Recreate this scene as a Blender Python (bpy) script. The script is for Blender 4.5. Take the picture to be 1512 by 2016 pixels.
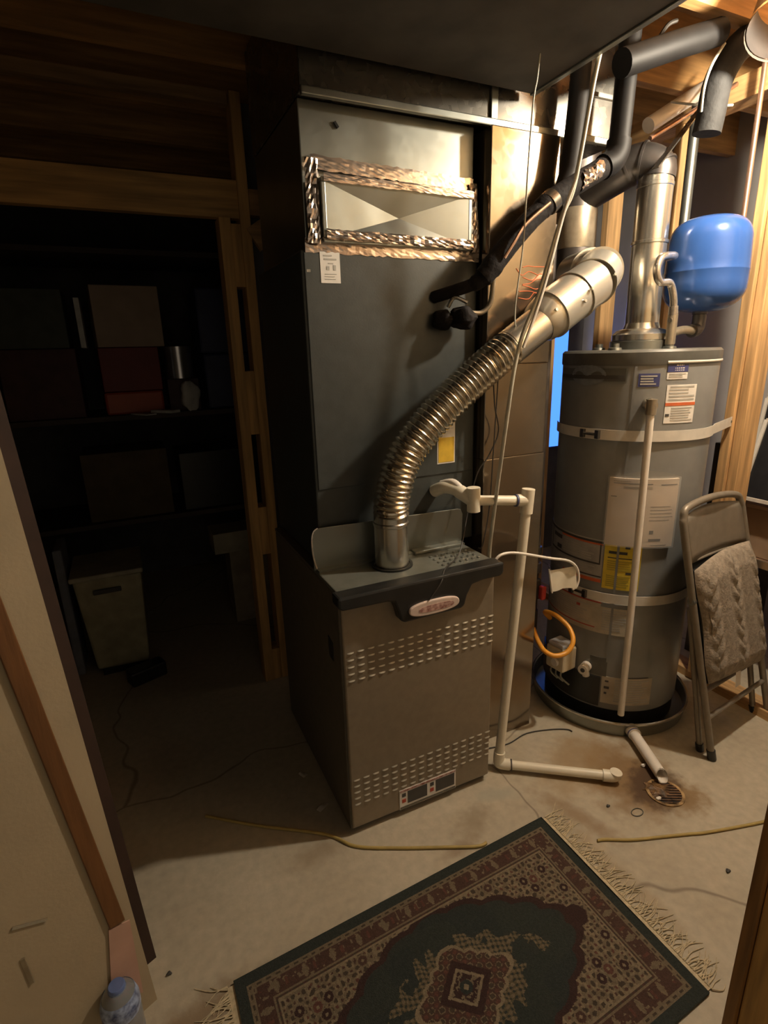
import bpy, math, random
from mathutils import Vector, Matrix

# ------------------------------------------------------------------ camera, world, exposure
scene = bpy.context.scene
col = scene.collection
for o in list(bpy.data.objects):
    bpy.data.objects.remove(o)
YAW, PIT, ROL, FPX, EYE = -0.43394, 0.285695, 0.0294, 1073.3, 1.5
F_ = Vector((-math.sin(YAW) * math.cos(PIT), math.cos(YAW) * math.cos(PIT), -math.sin(PIT)))
R0 = Vector((math.cos(YAW), math.sin(YAW), 0)); D0 = F_.cross(R0)
R_ = R0 * math.cos(ROL) + D0 * math.sin(ROL); D_ = F_.cross(R_)
cd = bpy.data.cameras.new('camera'); cam = bpy.data.objects.new('camera', cd); col.objects.link(cam)
m = Matrix((R_, -D_, -F_)).transposed().to_4x4(); m.translation = (0, 0, EYE); cam.matrix_world = m
cd.sensor_fit = 'VERTICAL'; cd.sensor_height = 36; cd.lens = FPX / 2016 * 36; cd.clip_start = 0.02
scene.camera = cam
w = bpy.data.worlds.new('world'); scene.world = w; w.use_nodes = True
w.node_tree.nodes['Background'].inputs[0].default_value = (1.0, 0.80, 0.56, 1)
w.node_tree.nodes['Background'].inputs[1].default_value = 0.082
vs = scene.view_settings
vs.view_transform = 'Standard'; vs.look = 'None'; vs.gamma = 1; vs.use_curve_mapping = False
vs.exposure = 1.62
BULB = (1.80, 0.90, 2.29); BULB_STRENGTH = 560

rnd = random.Random(7)
# ------------------------------------------------------------------ materials
def M(name, c, rough=.6, metal=0., var=.18, scale=14., bump=0., bscale=60., stretch=(1, 1, 1), c2=None, emit=0., spec=.5, detail=4, alpha=1., trans=0.):
    mt = bpy.data.materials.new(name); mt.use_nodes = True
    nt = mt.node_tree; b = nt.nodes['Principled BSDF']
    tc = nt.nodes.new('ShaderNodeTexCoord'); mp = nt.nodes.new('ShaderNodeMapping')
    mp.inputs['Scale'].default_value = stretch
    nt.links.new(tc.outputs['Object'], mp.inputs[0])
    nz = nt.nodes.new('ShaderNodeTexNoise'); nz.inputs['Scale'].default_value = scale; nz.inputs['Detail'].default_value = detail
    nt.links.new(mp.outputs[0], nz.inputs['Vector'])
    rp = nt.nodes.new('ShaderNodeValToRGB')
    lo = [max(0, v * (1 - var)) for v in c]; hi = [min(1, v * (1 + var)) for v in (c2 or c)]
    rp.color_ramp.elements[0].position = .32; rp.color_ramp.elements[1].position = .68
    rp.color_ramp.elements[0].color = (*lo, 1); rp.color_ramp.elements[1].color = (*hi, 1)
    nt.links.new(nz.outputs[0], rp.inputs[0]); nt.links.new(rp.outputs[0], b.inputs['Base Color'])
    b.inputs['Roughness'].default_value = rough; b.inputs['Metallic'].default_value = metal
    b.inputs['Specular IOR Level'].default_value = spec
    b.inputs['Alpha'].default_value = alpha; b.inputs['Transmission Weight'].default_value = trans
    if emit:
        b.inputs['Emission Color'].default_value = (*c, 1); b.inputs['Emission Strength'].default_value = emit
    if bump:
        n2 = nt.nodes.new('ShaderNodeTexNoise'); n2.inputs['Scale'].default_value = bscale; n2.inputs['Detail'].default_value = 5
        nt.links.new(mp.outputs[0], n2.inputs['Vector'])
        bp = nt.nodes.new('ShaderNodeBump'); bp.inputs['Strength'].default_value = bump; bp.inputs['Distance'].default_value = .01
        nt.links.new(n2.outputs[0], bp.inputs['Height']); nt.links.new(bp.outputs[0], b.inputs['Normal'])
    return mt

def galv(name, c, rough=.4, metal=.7, spangle=45.):
    mt = M(name, c, rough, metal, .10, 6, .03, 7)
    nt = mt.node_tree; b = nt.nodes['Principled BSDF']
    tc = nt.nodes.new('ShaderNodeTexCoord'); vo = nt.nodes.new('ShaderNodeTexVoronoi'); vo.inputs['Scale'].default_value = spangle
    nt.links.new(tc.outputs['Object'], vo.inputs['Vector'])
    mr = nt.nodes.new('ShaderNodeMapRange'); mr.inputs['To Min'].default_value = rough - .02; mr.inputs['To Max'].default_value = rough + .03
    nt.links.new(vo.outputs['Color'], mr.inputs[0]); nt.links.new(mr.outputs[0], b.inputs['Roughness'])
    return mt

WOODS = {}
def wood(axis, c=(.50, .30, .13), tag=''):
    k = (axis, tag)
    if k not in WOODS:
        st = [9, 9, 9]; st['xyz'.index(axis)] = .7
        WOODS[k] = M('wood_' + axis + tag, [v * .86 for v in c], .65, 0, .20, 5, .12, 9, tuple(st), c2=[v * 1.1 for v in c])
    return WOODS[k]

m_galv = galv('galvanised_sheet', (.28, .29, .265), .36, .90)
m_galv_dark = galv('galvanised_dull', (.18, .17, .15), .26, .88)
m_return = galv('galvanised_return', (.27, .22, .165), .15, .90)
m_foil = M('foil_tape', (.70, .60, .53), .24, .95, .1, 30, .08, 25)
m_char = M('charcoal_paint', (.050, .056, .054), .42, .1, .1, 30, .03, 200)
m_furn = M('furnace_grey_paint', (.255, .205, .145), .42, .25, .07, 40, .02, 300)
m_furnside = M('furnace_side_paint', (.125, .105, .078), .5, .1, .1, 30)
m_deck = M('deck_paint', (.17, .175, .15), .38, .3, .12, 20)
m_black = M('black_plastic', (.018, .018, .017), .35, 0, .2, 20)
m_rubber = M('black_foam', (.012, .010, .010), .8, 0, .3, 40, .3, 80, spec=.2)
m_abs = M('black_abs', (.007, .0065, .0065), .6, 0, .25, 20, spec=.2)
m_hgrey = M('heater_grey_enamel', (.245, .245, .235), .33, .12, .05, 25, .015, 200)
m_hlid = M('heater_lid_enamel', (.115, .113, .10), .4, .2, .1, 25)
m_white = M('white_label', (.72, .68, .62), .6, 0, .05, 30)
m_cream = M('cream_pvc', (.76, .70, .56), .38, 0, .07, 18)
m_pvcw = M('white_pvc', (.80, .74, .66), .35, 0, .06, 18)
m_strap = M('white_painted_strap', (.66, .62, .55), .5, .1, .06, 30)
m_yel = M('yellow_label', (.72, .55, .05), .55, 0, .08, 40)
m_gold = M('gold_label', (.66, .42, .04), .55, 0, .1, 40)
m_ink = M('dark_ink', (.06, .055, .05), .6, 0, .1, 40)
m_red = M('red_ink', (.42, .06, .03), .6, 0, .1, 40)
m_orange = M('orange_ink', (.60, .13, .04), .6, 0, .1, 40)
m_blueink = M('blue_ink', (.05, .055, .16), .5, 0, .1, 40)
m_badge = M('badge_white', (.66, .52, .45), .45, 0, .08, 40)
m_badgered = M('badge_red', (.30, .10, .08), .5, 0, .25, 90, c2=(.55, .38, .33))
m_tank = M('blue_tank_enamel', (.035, .10, .33), .22, .15, .04, 10)
m_steel = M('bright_vent_metal', (.60, .57, .50), .24, .92, .05, 8, .02, 60)
m_flex = M('flex_aluminium', (.66, .59, .47), .20, .95, .06, 10, .05, 40)
m_elbow = galv('elbow_galvanised', (.64, .61, .53), .30, .75, 60)
m_ventdark = M('sooty_vent_metal', (.11, .10, .095), .42, .85, .2, 12)
m_brass = M('old_brass', (.40, .34, .25), .35, .7, .15, 30)
m_copper = M('copper_pipe', (.55, .34, .24), .35, .85, .12, 20)
m_chrome = M('braided_steel', (.72, .66, .58), .25, .9, .15, 160)
m_iron = M('black_iron', (.075, .062, .055), .5, .5, .25, 30, .1, 90)
m_gasyel = M('yellow_gas_coating', (.78, .34, .04), .38, 0, .08, 20)
m_chair = M('taupe_chair_metal', (.235, .200, .155), .42, .35, .08, 30)
m_knit = M('taupe_knit', (.27, .225, .175), .95, 0, .22, 60, .35, 150)
m_dry = M('painted_drywall', (.40, .315, .20), .8, 0, .06, 6, .05, 120)
m_drygrey = M('grey_drywall', (.42, .40, .385), .85, 0, .08, 5)
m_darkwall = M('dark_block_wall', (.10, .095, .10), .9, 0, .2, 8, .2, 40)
m_sub = M('subfloor_board', (.30, .19, .10), .85, 0, .25, 10)
m_card = M('brown_cardboard', (.36, .24, .15), .8, 0, .1, 12)
m_wire = M('grey_cable', (.46, .44, .36), .45, 0, .1, 30)
m_wiredark = M('dark_wire', (.03, .025, .02), .5, 0, .1, 30)
m_cord = M('yellow_cord', (.42, .31, .10), .55, 0, .12, 30)
m_paper = M('paper_scrap', (.62, .56, .48), .8, 0, .1, 40)
m_clear = M('clear_film', (.85, .85, .82), .12, 0, .02, 10, .2, 30, alpha=.22)
m_redval = M('red_handle', (.45, .05, .04), .4, 0, .1, 40)
m_rug_back = M('rug_edge_binding', (.055, .065, .055), .95, 0, .25, 80)
m_fringe = M('cream_fringe', (.52, .43, .28), .95, 0, .2, 90)

# ------------------------------------------------------------------ mesh builder
class MB:
    def __init__(s): s.v = []; s.f = []; s.sm = []
    def add(s, vs_, fs, smooth=False):
        n = len(s.v); s.v += [tuple(p) for p in vs_]; s.f += [tuple(i + n for i in f) for f in fs]; s.sm += [smooth] * len(fs); return s
    def box(s, x0, x1, y0, y1, z0, z1):
        return s.add([(x0, y0, z0), (x1, y0, z0), (x1, y1, z0), (x0, y1, z0), (x0, y0, z1), (x1, y0, z1), (x1, y1, z1), (x0, y1, z1)],
                     [(3, 2, 1, 0), (4, 5, 6, 7), (0, 1, 5, 4), (1, 2, 6, 5), (2, 3, 7, 6), (3, 0, 4, 7)])
    def hexa(s, p):            # 8 points: bottom 4 ccw, top 4
        return s.add(p, [(3, 2, 1, 0), (4, 5, 6, 7), (0, 1, 5, 4), (1, 2, 6, 5), (2, 3, 7, 6), (3, 0, 4, 7)])
    def bar(s, a, b, w_, h, up=(0, 0, 1)):   # rectangular bar from a to b
        a = Vector(a); b = Vector(b); d = (b - a).normalized(); u = Vector(up)
        if abs(d.dot(u)) > .95: u = Vector((0, 1, 0))
        r = d.cross(u).normalized(); u = r.cross(d)
        c = [(-1, -1), (1, -1), (1, 1), (-1, 1)]
        P = [a + r * x * w_ / 2 + u * y * h / 2 for x, y in c] + [b + r * x * w_ / 2 + u * y * h / 2 for x, y in c]
        return s.hexa(P)
    def tube(s, pts, r, n=14, cap=True, closed=False):
        pts = [Vector(p) for p in pts]; N = len(pts)
        rs = r if isinstance(r, (list, tuple)) else [r] * N
        base = len(s.v); T = []
        for i in range(N):
            if closed: t = pts[(i + 1) % N] - pts[i - 1]
            else: t = pts[min(i + 1, N - 1)] - pts[max(i - 1, 0)]
            T.append(t.normalized() if t.length > 1e-9 else (T[-1] if T else Vector((0, 0, 1))))
        u = T[0].orthogonal().normalized(); V = []
        for i in range(N):
            u = (u - T[i] * u.dot(T[i]));
            u = u.normalized() if u.length > 1e-6 else T[i].orthogonal().normalized()
            w2 = T[i].cross(u)
            for k in range(n):
                a = 2 * math.pi * k / n
                V.append(pts[i] + (u * math.cos(a) + w2 * math.sin(a)) * rs[i])
        Fs = []
        for i in range(N if closed else N - 1):
            j = (i + 1) % N
            for k in range(n):
                k2 = (k + 1) % n; Fs.append((i * n + k, i * n + k2, j * n + k2, j * n + k))
        s.add(V, Fs, True)
        if cap and not closed:
            s.f.append(tuple(base + k for k in reversed(range(n)))); s.sm.append(False)
            s.f.append(tuple(base + (N - 1) * n + k for k in range(n))); s.sm.append(False)
        return s
    def lathe(s, prof, c=(0, 0), n=48, a0=0., a1=360., smooth=True):   # prof: (r,z)
        full = abs(a1 - a0) >= 359.9; m_ = n if full else n + 1; V = []
        for r, z in prof:
            for k in range(m_):
                a = math.radians(a0 + (a1 - a0) * k / n)
                V.append((c[0] + r * math.sin(a), c[1] - r * math.cos(a), z))
        Fs = []
        for i in range(len(prof) - 1):
            for k in range(n):
                k2 = (k + 1) % m_; Fs.append((i * m_ + k, i * m_ + k2, (i + 1) * m_ + k2, (i + 1) * m_ + k))
        return s.add(V, Fs, smooth)
    def patch(s, c, R, t0, t1, z0, z1, th=.002, n=16):    # curved label around a cylinder
        n = max(1, math.ceil(abs(t1 - t0) / 1.5))
        return s.lathe([(R, z0), (R + th, z0), (R + th, z1), (R, z1)], c, n, t0, t1, False)
    def prism(s, poly, y0, y1):   # xz polygon extruded in y
        n = len(poly)
        V = [(x, y0, z) for x, z in poly] + [(x, y1, z) for x, z in poly]
        return s.add(V, [tuple(range(n)), tuple(reversed(range(n, 2 * n)))] + [(i, i + n, (i + 1) % n + n, (i + 1) % n) for i in range(n)])
    def disc(s, c, r, ax, th, n=20):
        c = Vector(c); ax = Vector(ax).normalized()
        return s.tube([c, c + ax * th], r, n)
    def grid(s, nu, nv, fn, smooth=True):
        V = [fn(i / nu, j / nv) for j in range(nv + 1) for i in range(nu + 1)]
        return s.add(V, [(j * (nu + 1) + i, j * (nu + 1) + i + 1, (j + 1) * (nu + 1) + i + 1, (j + 1) * (nu + 1) + i) for j in range(nv) for i in range(nu)], smooth)
    def obj(s, name, mat, parent=None, bevel=0., origin=None, label=None):
        if parent is not None: org = Vector(parent['_o'])
        elif origin is not None: org = Vector(origin)
        else:
            xs = [p[0] for p in s.v]; ys = [p[1] for p in s.v]; zs = [p[2] for p in s.v]
            org = Vector(((min(xs) + max(xs)) / 2, (min(ys) + max(ys)) / 2, min(zs)))
        me = bpy.data.meshes.new(name)
        me.from_pydata([tuple(Vector(p) - org) for p in s.v], [], s.f)
        me.polygons.foreach_set('use_smooth', s.sm)
        me.materials.append(mat); me.update()
        if any(s.sm): me.set_sharp_from_angle(angle=math.radians(42))
        o = bpy.data.objects.new(name, me); col.objects.link(o); o['_o'] = tuple(org)
        if parent is not None: o.parent = parent
        else: o.location = org
        if bevel:
            md = o.modifiers.new('bevel', 'BEVEL'); md.width = bevel; md.segments = 2; md.limit_method = 'ANGLE'
        if label: o['label'] = label
        return o

def tag(o, label, cat, group=None):
    o['label'] = label; o['category'] = cat
    if group: o['group'] = group
    return o
def thing(name, label, cat, loc, group=None):
    o = bpy.data.objects.new(name, None); col.objects.link(o); o.location = loc; o.empty_display_size = .05
    o['_o'] = tuple(loc); tag(o, label, cat, group); return o
def struct(o): o['kind'] = 'structure'; return o
def sroot(name, loc):
    o = bpy.data.objects.new(name, None); col.objects.link(o); o.location = loc; o['_o'] = tuple(loc); o['kind'] = 'structure'; return o
def spline(P, k=8):
    P = [Vector(p) for p in P]; out = []
    for i in range(len(P) - 1):
        a, b, c, d = P[max(i - 1, 0)], P[i], P[i + 1], P[min(i + 2, len(P) - 1)]
        for j in range(k):
            t = j / k
            out.append(.5 * ((2 * b) + (c - a) * t + (2 * a - 5 * b + 4 * c - d) * t * t + (3 * b - a - 3 * c + d) * t ** 3))
    return out + [P[-1]]
def instance(src, loc, parent, name=None):
    c = src.copy(); c.name = name or src.name.split('.')[0]; col.objects.link(c); c.parent = parent; c.location = Vector(loc) - Vector(parent['_o']); return c
def proto_at(o, loc, parent):
    o.parent = parent; o.location = Vector(loc) - Vector(parent['_o']); return o

# ------------------------------------------------------------------ floor
def floor_material():
    mt = bpy.data.materials.new('stained_concrete'); mt.use_nodes = True
    nt = mt.node_tree; b = nt.nodes['Principled BSDF']; N = nt.nodes.new; Lk = nt.links.new
    geo = N('ShaderNodeNewGeometry'); pos = geo.outputs['Position']
    n1 = N('ShaderNodeTexNoise'); n1.inputs['Scale'].default_value = 2.2; n1.inputs['Detail'].default_value = 6; Lk(pos, n1.inputs['Vector'])
    r1 = N('ShaderNodeValToRGB'); r1.color_ramp.elements[0].position = .3; r1.color_ramp.elements[1].position = .72
    r1.color_ramp.elements[0].color = (.395, .340, .248, 1); r1.color_ramp.elements[1].color = (.50, .445, .34, 1); Lk(n1.outputs[0], r1.inputs[0])
    n2 = N('ShaderNodeTexNoise'); n2.inputs['Scale'].default_value = 38; n2.inputs['Detail'].default_value = 8; Lk(pos, n2.inputs['Vector'])
    mx = N('ShaderNodeMix'); mx.data_type = 'RGBA'; mx.blend_type = 'OVERLAY'; mx.inputs[0].default_value = .22
    Lk(r1.outputs[0], mx.inputs[6]); Lk(n2.outputs[0], mx.inputs[7])
    cur = mx.outputs[2]
    def spot(cur, cx, cy, sx, sy, rot, colr, strength, edge, nscale=14.):
        mp = N('ShaderNodeMapping'); mp.vector_type = 'TEXTURE'
        mp.inputs['Location'].default_value = (cx, cy, 0); mp.inputs['Rotation'].default_value = (0, 0, rot); mp.inputs['Scale'].default_value = (sx, sy, 1)
        Lk(pos, mp.inputs[0])
        ln = N('ShaderNodeVectorMath'); ln.operation = 'LENGTH'; Lk(mp.outputs[0], ln.inputs[0])
        nz = N('ShaderNodeTexNoise'); nz.inputs['Scale'].default_value = nscale; nz.inputs['Detail'].default_value = 6; Lk(pos, nz.inputs['Vector'])
        ad = N('ShaderNodeMath'); ad.operation = 'MULTIPLY_ADD'; ad.inputs[1].default_value = 1.2; ad.inputs[2].default_value = -.60; Lk(nz.outputs[0], ad.inputs[0])
        sm = N('ShaderNodeMath'); sm.operation = 'ADD'; Lk(ln.outputs['Value'], sm.inputs[0]); Lk(ad.outputs[0], sm.inputs[1])
        mr = N('ShaderNodeMapRange'); mr.interpolation_type = 'SMOOTHSTEP'
        mr.inputs['From Min'].default_value = 1 - edge; mr.inputs['From Max'].default_value = 1 + edge * .3
        mr.inputs['To Min'].default_value = strength; mr.inputs['To Max'].default_value = 0; Lk(sm.outputs[0], mr.inputs[0])
        q = N('ShaderNodeMix'); q.data_type = 'RGBA'; Lk(mr.outputs[0], q.inputs[0]); Lk(cur, q.inputs[6]); q.inputs[7].default_value = (*colr, 1)
        return q.outputs[2]
    cur = spot(cur, 1.46, 1.11, .22, .17, .9, (.22, .125, .045), .9, .65)       # rust run from pan to drain
    cur = spot(cur, 1.34, 1.25, .24, .12, .5, (.31, .20, .09), .7, .8)
    cur = spot(cur, 1.53, .97, .12, .09, -.5, (.22, .125, .04), .85, .6, 25)
    cur = spot(cur, 1.500, 1.035, .125, .10, .6, (.080, .040, .016), .97, .45, 22)
    cur = spot(cur, 1.17, 1.05, .18, .04, -1.2, (.26, .17, .09), .75, .9, 30)   # dirt by the fringe
    cur = spot(cur, 1.12, .85, .30, .05, -1.55, (.33, .24, .14), .6, .9, 24)
    cur = spot(cur, .85, 1.20, .10, .06, .4, (.24, .18, .11), .6, .9, 30)
    cur = spot(cur, .98, 1.26, .10, .04, -.3, (.36, .35, .28), .7, .8, 20)
    cur = spot(cur, -.05, 1.02, .18, .06, .2, (.22, .14, .07), .75, .9, 25)
    cur = spot(cur, .35, 1.32, .12, .05, .2, (.24, .17, .10), .5, .9, 25)
    cur = spot(cur, .75, 1.13, .09, .03, .1, (.22, .15, .09), .6, .9, 25)
    # hairline cracks
    wv = N('ShaderNodeTexNoise'); wv.inputs['Scale'].default_value = 3; Lk(pos, wv.inputs['Vector'])
    va = N('ShaderNodeVectorMath'); va.operation = 'MULTIPLY_ADD'; va.inputs[1].default_value = (.25, .25, 0); Lk(wv.outputs['Color'], va.inputs[0]); Lk(pos, va.inputs[2])
    vo = N('ShaderNodeTexVoronoi'); vo.feature = 'DISTANCE_TO_EDGE'; vo.inputs['Scale'].default_value = .9; Lk(va.outputs[0], vo.inputs['Vector'])
    mr = N('ShaderNodeMapRange'); mr.inputs['From Min'].default_value = .0012; mr.inputs['From Max'].default_value = .006; mr.inputs['To Min'].default_value = .55; mr.inputs['To Max'].default_value = 0; Lk(vo.outputs[0], mr.inputs[0])
    q = N('ShaderNodeMix'); q.data_type = 'RGBA'; Lk(mr.outputs[0], q.inputs[0]); Lk(cur, q.inputs[6]); q.inputs[7].default_value = (.10, .075, .05, 1)
    Lk(q.outputs[2], b.inputs['Base Color']); b.inputs['Roughness'].default_value = .72
    bp = N('ShaderNodeBump'); bp.inputs['Strength'].default_value = .12; bp.inputs['Distance'].default_value = .01; Lk(n2.outputs[0], bp.inputs['Height']); Lk(bp.outputs[0], b.inputs['Normal'])
    return mt
struct(MB().box(-2.2, 3.3, -1.6, 4.4, -.12, 0).obj('floor', floor_material()))

# ------------------------------------------------------------------ ceiling: subfloor + joists
ceil = struct(MB().box(-2.2, 3.3, -1.6, 4.4, 2.665, 2.69).obj('ceiling', m_sub))
jp = None
for i, y in enumerate([-.72, -.31, .10, .51, .92, 1.33, 1.74, 2.15, 2.56, 2.97, 3.38, 3.79]):
    if jp is None:
        jp = MB().box(-2.2, 3.3, y - .019, y + .019, 2.425, 2.665).obj('joist', wood('x', (.46, .255, .095), 'j'), ceil)
        y0 = y
    else:
        c = jp.copy(); c.name = 'joist'; col.objects.link(c); c.parent = ceil; c.location = (0, y - y0, 0)

for y0, y1 in [(.529, .901), (.939, 1.311), (1.349, 1.721), (1.759, 2.131), (2.169, 2.541)]:  # unseen blocking added to keep bulb light out of the joist bays
    MB().box(1.225, 1.263, y0, y1, 2.425, 2.665).obj('blocking', wood('y', (.45, .26, .10), 'added_blk'), ceil)

# ------------------------------------------------------------------ right framed wall
wr = struct(MB().box(2.2, 2.29, .3, 3.05, 2.345, 2.425).obj('wall_right', wood('y')))
MB().box(2.2, 2.29, .3, 3.05, 0, .038).obj('bottom_plate', wood('y'), wr)
for (x0, x1, y0_, y1_) in [(2.2, 2.29, 1.345, 1.383), (2.185, 2.274, 1.385, 1.423), (2.2, 2.29, 1.77, 1.808), (2.2, 2.29, 2.13, 2.168), (2.2, 2.29, 2.54, 2.578), (2.2, 2.29, .95, .988)]:
    MB().box(x0, x1, y0_, y1_, .038, 2.345).obj('stud', wood('z'), wr, .003)
MB().box(2.2, 2.275, 1.42, 1.77, 1.70, 1.79).obj('blocking', wood('y', (.33, .19, .10), 'd'), wr, .002)
# room beyond the studs
struct(MB().box(3.05, 3.15, -.4, 3.2, 0, 2.66).obj('wall_far', m_drygrey))
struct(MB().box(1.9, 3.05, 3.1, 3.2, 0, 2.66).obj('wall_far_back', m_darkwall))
m_glow = M('blue_daylight_pane', (.05, .18, .80), .3, 0, .05, 3, emit=.8)
wn = struct(MB().box(2.70, 2.90, 3.075, 3.1, .78, 1.80).obj('window_1', m_wiredark))
MB().box(2.715, 2.885, 3.068, 3.075, .80, 1.78).obj('pane', m_glow, wn)

# ------------------------------------------------------------------ framed partition behind the furnace (opening to the store)
wb = struct(MB().box(-1.6, .505, 2.33, 2.37, 2.005, 2.135).obj('wall_back', wood('x', (.44, .26, .09), 'b')))
wz = wood('z', (.46, .27, .095), 'b')
MB().box(.425, .468, 2.315, 2.405, 0, 2.005).obj('stud', wz, wb, .003)
MB().box(.505, .545, 2.315, 2.405, 0, 2.42).obj('stud', wz, wb, .003)
for z0, z1 in [(1.76, 1.985), (1.18, 1.44), (.64, .86), (.0, .16)]:
    MB().box(.468, .505, 2.32, 2.40, z0, z1).obj('spacer_block', wz, wb, .002)
MB().box(.545, 1.85, 2.33, 2.37, 2.02, 2.11).obj('header', wood('x', (.36, .21, .09), 'b2'), wb)
MB().bar((.55, 2.32, 1.93), (.95, 2.30, 2.19), .03, .09).obj('brace', wood('x', (.36, .21, .09), 'b2'), wb)
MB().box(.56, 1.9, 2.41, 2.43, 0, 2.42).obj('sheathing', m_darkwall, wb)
MB().box(-1.6, .50, 2.33, 2.37, 2.38, 2.42).obj('top_plate', wood('x', (.30, .18, .08), 'b3'), wb)
# store room shell
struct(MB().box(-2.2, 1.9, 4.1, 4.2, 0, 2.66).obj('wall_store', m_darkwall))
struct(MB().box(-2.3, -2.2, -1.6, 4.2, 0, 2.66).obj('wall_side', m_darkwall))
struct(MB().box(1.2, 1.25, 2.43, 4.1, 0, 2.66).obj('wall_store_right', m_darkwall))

# ------------------------------------------------------------------ left wall end near the doorway
E0 = Vector((-.15, 1.1, 0)); U = Vector((-.92, -.39, 0)).normalized(); NN = Vector((.39, -.92, 0)).normalized()
def LW(s, z, off=0.): return E0 + U * s + NN * off + Vector((0, 0, z))
def edge_s(z): return -.0155 + .0464 * z
wl = struct(MB().hexa([LW(edge_s(0), 0), LW(edge_s(0), 0, -.10), LW(1.3, 0, -.10), LW(1.3, 0), LW(edge_s(2.2), 2.2), LW(edge_s(2.2), 2.2, -.10), LW(1.3, 2.2, -.10), LW(1.3, 2.2)]).obj('wall_left', m_dry))
m_brown = M('stained_wood_strip', (.15, .062, .018), .5, 0, .2, 8, .1, 20, (6, 6, .6))
def lw_s(z): return .017 + (z - .297) * .0975
q = [LW(lw_s(.297), .297, .001), LW(lw_s(.297) + .033, .302, .001), LW(lw_s(.297) + .033, .302, .007), LW(lw_s(.297), .297, .007)]
z = 2.15
q += [LW(lw_s(z), z, .001), LW(lw_s(z) + .033, z, .001), LW(lw_s(z) + .033, z, .007), LW(lw_s(z), z, .007)]
MB().hexa(q).obj('trim_strip', m_brown, wl, .002)
m_pink = M('bare_gypsum', (.50, .30, .22), .85, 0, .08, 12)
MB().hexa([LW(.012, .06, .001), LW(.075, .12, .001), LW(.075, .12, .004), LW(.012, .06, .004), LW(.008, .285, .001), LW(.052, .30, .001), LW(.052, .30, .004), LW(.008, .285, .004)]).obj('bare_patch', m_pink, wl)
MB().bar(LW(.205, .462, .002), LW(.15, .43, .002), .002, .006).obj('streak_highlight', m_steel, wl)  # bright bar standing in for a highlight streak on the wall
MB().bar(LW(.203, .38, .002), LW(.199, .31, .002), .008, .003).obj('latch_plate', m_brass, wl)
def es(z): return edge_s(z)
MB().hexa([LW(es(0) - .004, 0, -.095), LW(es(0) - .045, 0, -.095), LW(es(0) - .045, 0, -.135), LW(es(0) - .004, 0, -.135), LW(es(2.19) - .004, 2.19, -.095), LW(es(2.19) - .045, 2.19, -.095), LW(es(2.19) - .045, 2.19, -.135), LW(es(2.19) - .004, 2.19, -.135)]).obj('edge_board', M('dark_brown_board', (.035, .016, .010), .7), wl)  # very dark brown board along the back of the wall edge
# door casing pieces either side of the camera
tr = struct(MB().hexa([(-.33, .40, 0), (-.192, .44, 0), (-.20, .50, 0), (-.34, .50, 0), (-.40, .40, 1.05), (-.155, .44, 1.05), (-.16, .50, 1.05), (-.41, .50, 1.05)]).obj('trim_1', m_brown, None, .003)) if False else None
struct(MB().box(1.010, 1.15, .28, .434, 0, 2.2).obj('trim_1', wood('z', (.62, .36, .11), 'jamb'), None, .004))  # jamb colour lightened in place of light from behind
struct(MB().box(1.000, 1.15, .435, .458, 0, 2.2).obj('trim_2', wood('z', (.34, .17, .05), 'jamb2'), None, .003))

# unseen wall round the camera's doorway, added to cut ambient light overhead
wf = struct(MB().box(1.15, 2.2, .30, .42, 0, 2.424).obj('wall_front_unseen', m_dry))
MB().box(-2.2, -.62, .30, .42, 0, 2.424).obj('left_return_unseen', m_dry, wf)
MB().box(-.62, 1.15, .30, .42, 2.2, 2.424).obj('door_header_unseen', m_dry, wf)

# ------------------------------------------------------------------ ceiling bulb (just outside the frame)
lamp = thing('ceiling_lamp', 'bare bulb in a white lampholder under the joists', 'lamp', (BULB[0], BULB[1], BULB[2]))
MB().lathe([(0, 2.425), (.055, 2.425), (.055, 2.405), (.03, 2.39), (.026, 2.345), (0, 2.345)], BULB[:2], 24).obj('lampholder', m_pvcw, lamp)
m_bulb = bpy.data.materials.new('glowing_bulb'); m_bulb.use_nodes = True
bb = m_bulb.node_tree.nodes['Principled BSDF']; bb.inputs['Emission Color'].default_value = (1, .87, .68, 1); bb.inputs['Emission Strength'].default_value = BULB_STRENGTH
nzb = m_bulb.node_tree.nodes.new('ShaderNodeTexNoise'); m_bulb.node_tree.links.new(nzb.outputs[0], bb.inputs['Roughness'])
pr_ = [(0, BULB[2] - .035)] + [(.035 * math.sin(a), BULB[2] - .035 * math.cos(a)) for a in [math.pi * k / 12 for k in range(1, 10)]] + [(.016, 2.345)]
MB().lathe(pr_, BULB[:2], 24).obj('bulb', m_bulb, lamp)

# ------------------------------------------------------------------ furnace
fx0, fx1, fy0, fy1 = .467, 1.0, 1.335, 2.03
fu = thing('furnace', 'upright gas furnace with grey slotted front and black curved hood', 'furnace', (.733, 1.68, 0))
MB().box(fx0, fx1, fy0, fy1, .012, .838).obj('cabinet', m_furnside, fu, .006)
MB().box(fx0 + .02, fx1 - .02, fy0 + .02, fy1, 0, .012).obj('base_rail', m_black, fu)
fp = MB().box(fx0 + .003, fx1 - .003, 1.322, 1.334, .028, .835).obj('front_panel', m_furn, fu, .005)
lv = MB()
def louver_fn(a, b_):   # small scoop: open below, lit sloping top
    x = (a - .5) * .0215; zz = -.0018 + b_ * .0036
    prof = math.sin(math.pi * a) ** .4 * (1 - b_) if 0 < a < 1 else 0
    return (x, -.0032 * prof, zz)
lv.grid(8, 4, louver_fn)
lv.grid(8, 1, lambda a, b_: ((a - .5) * .0215, (-.0032 * (math.sin(math.pi * a) ** .4 if 0 < a < 1 else 0)) * (1 - b_), -.0018 + .0003 * b_))
lo = None
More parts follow.
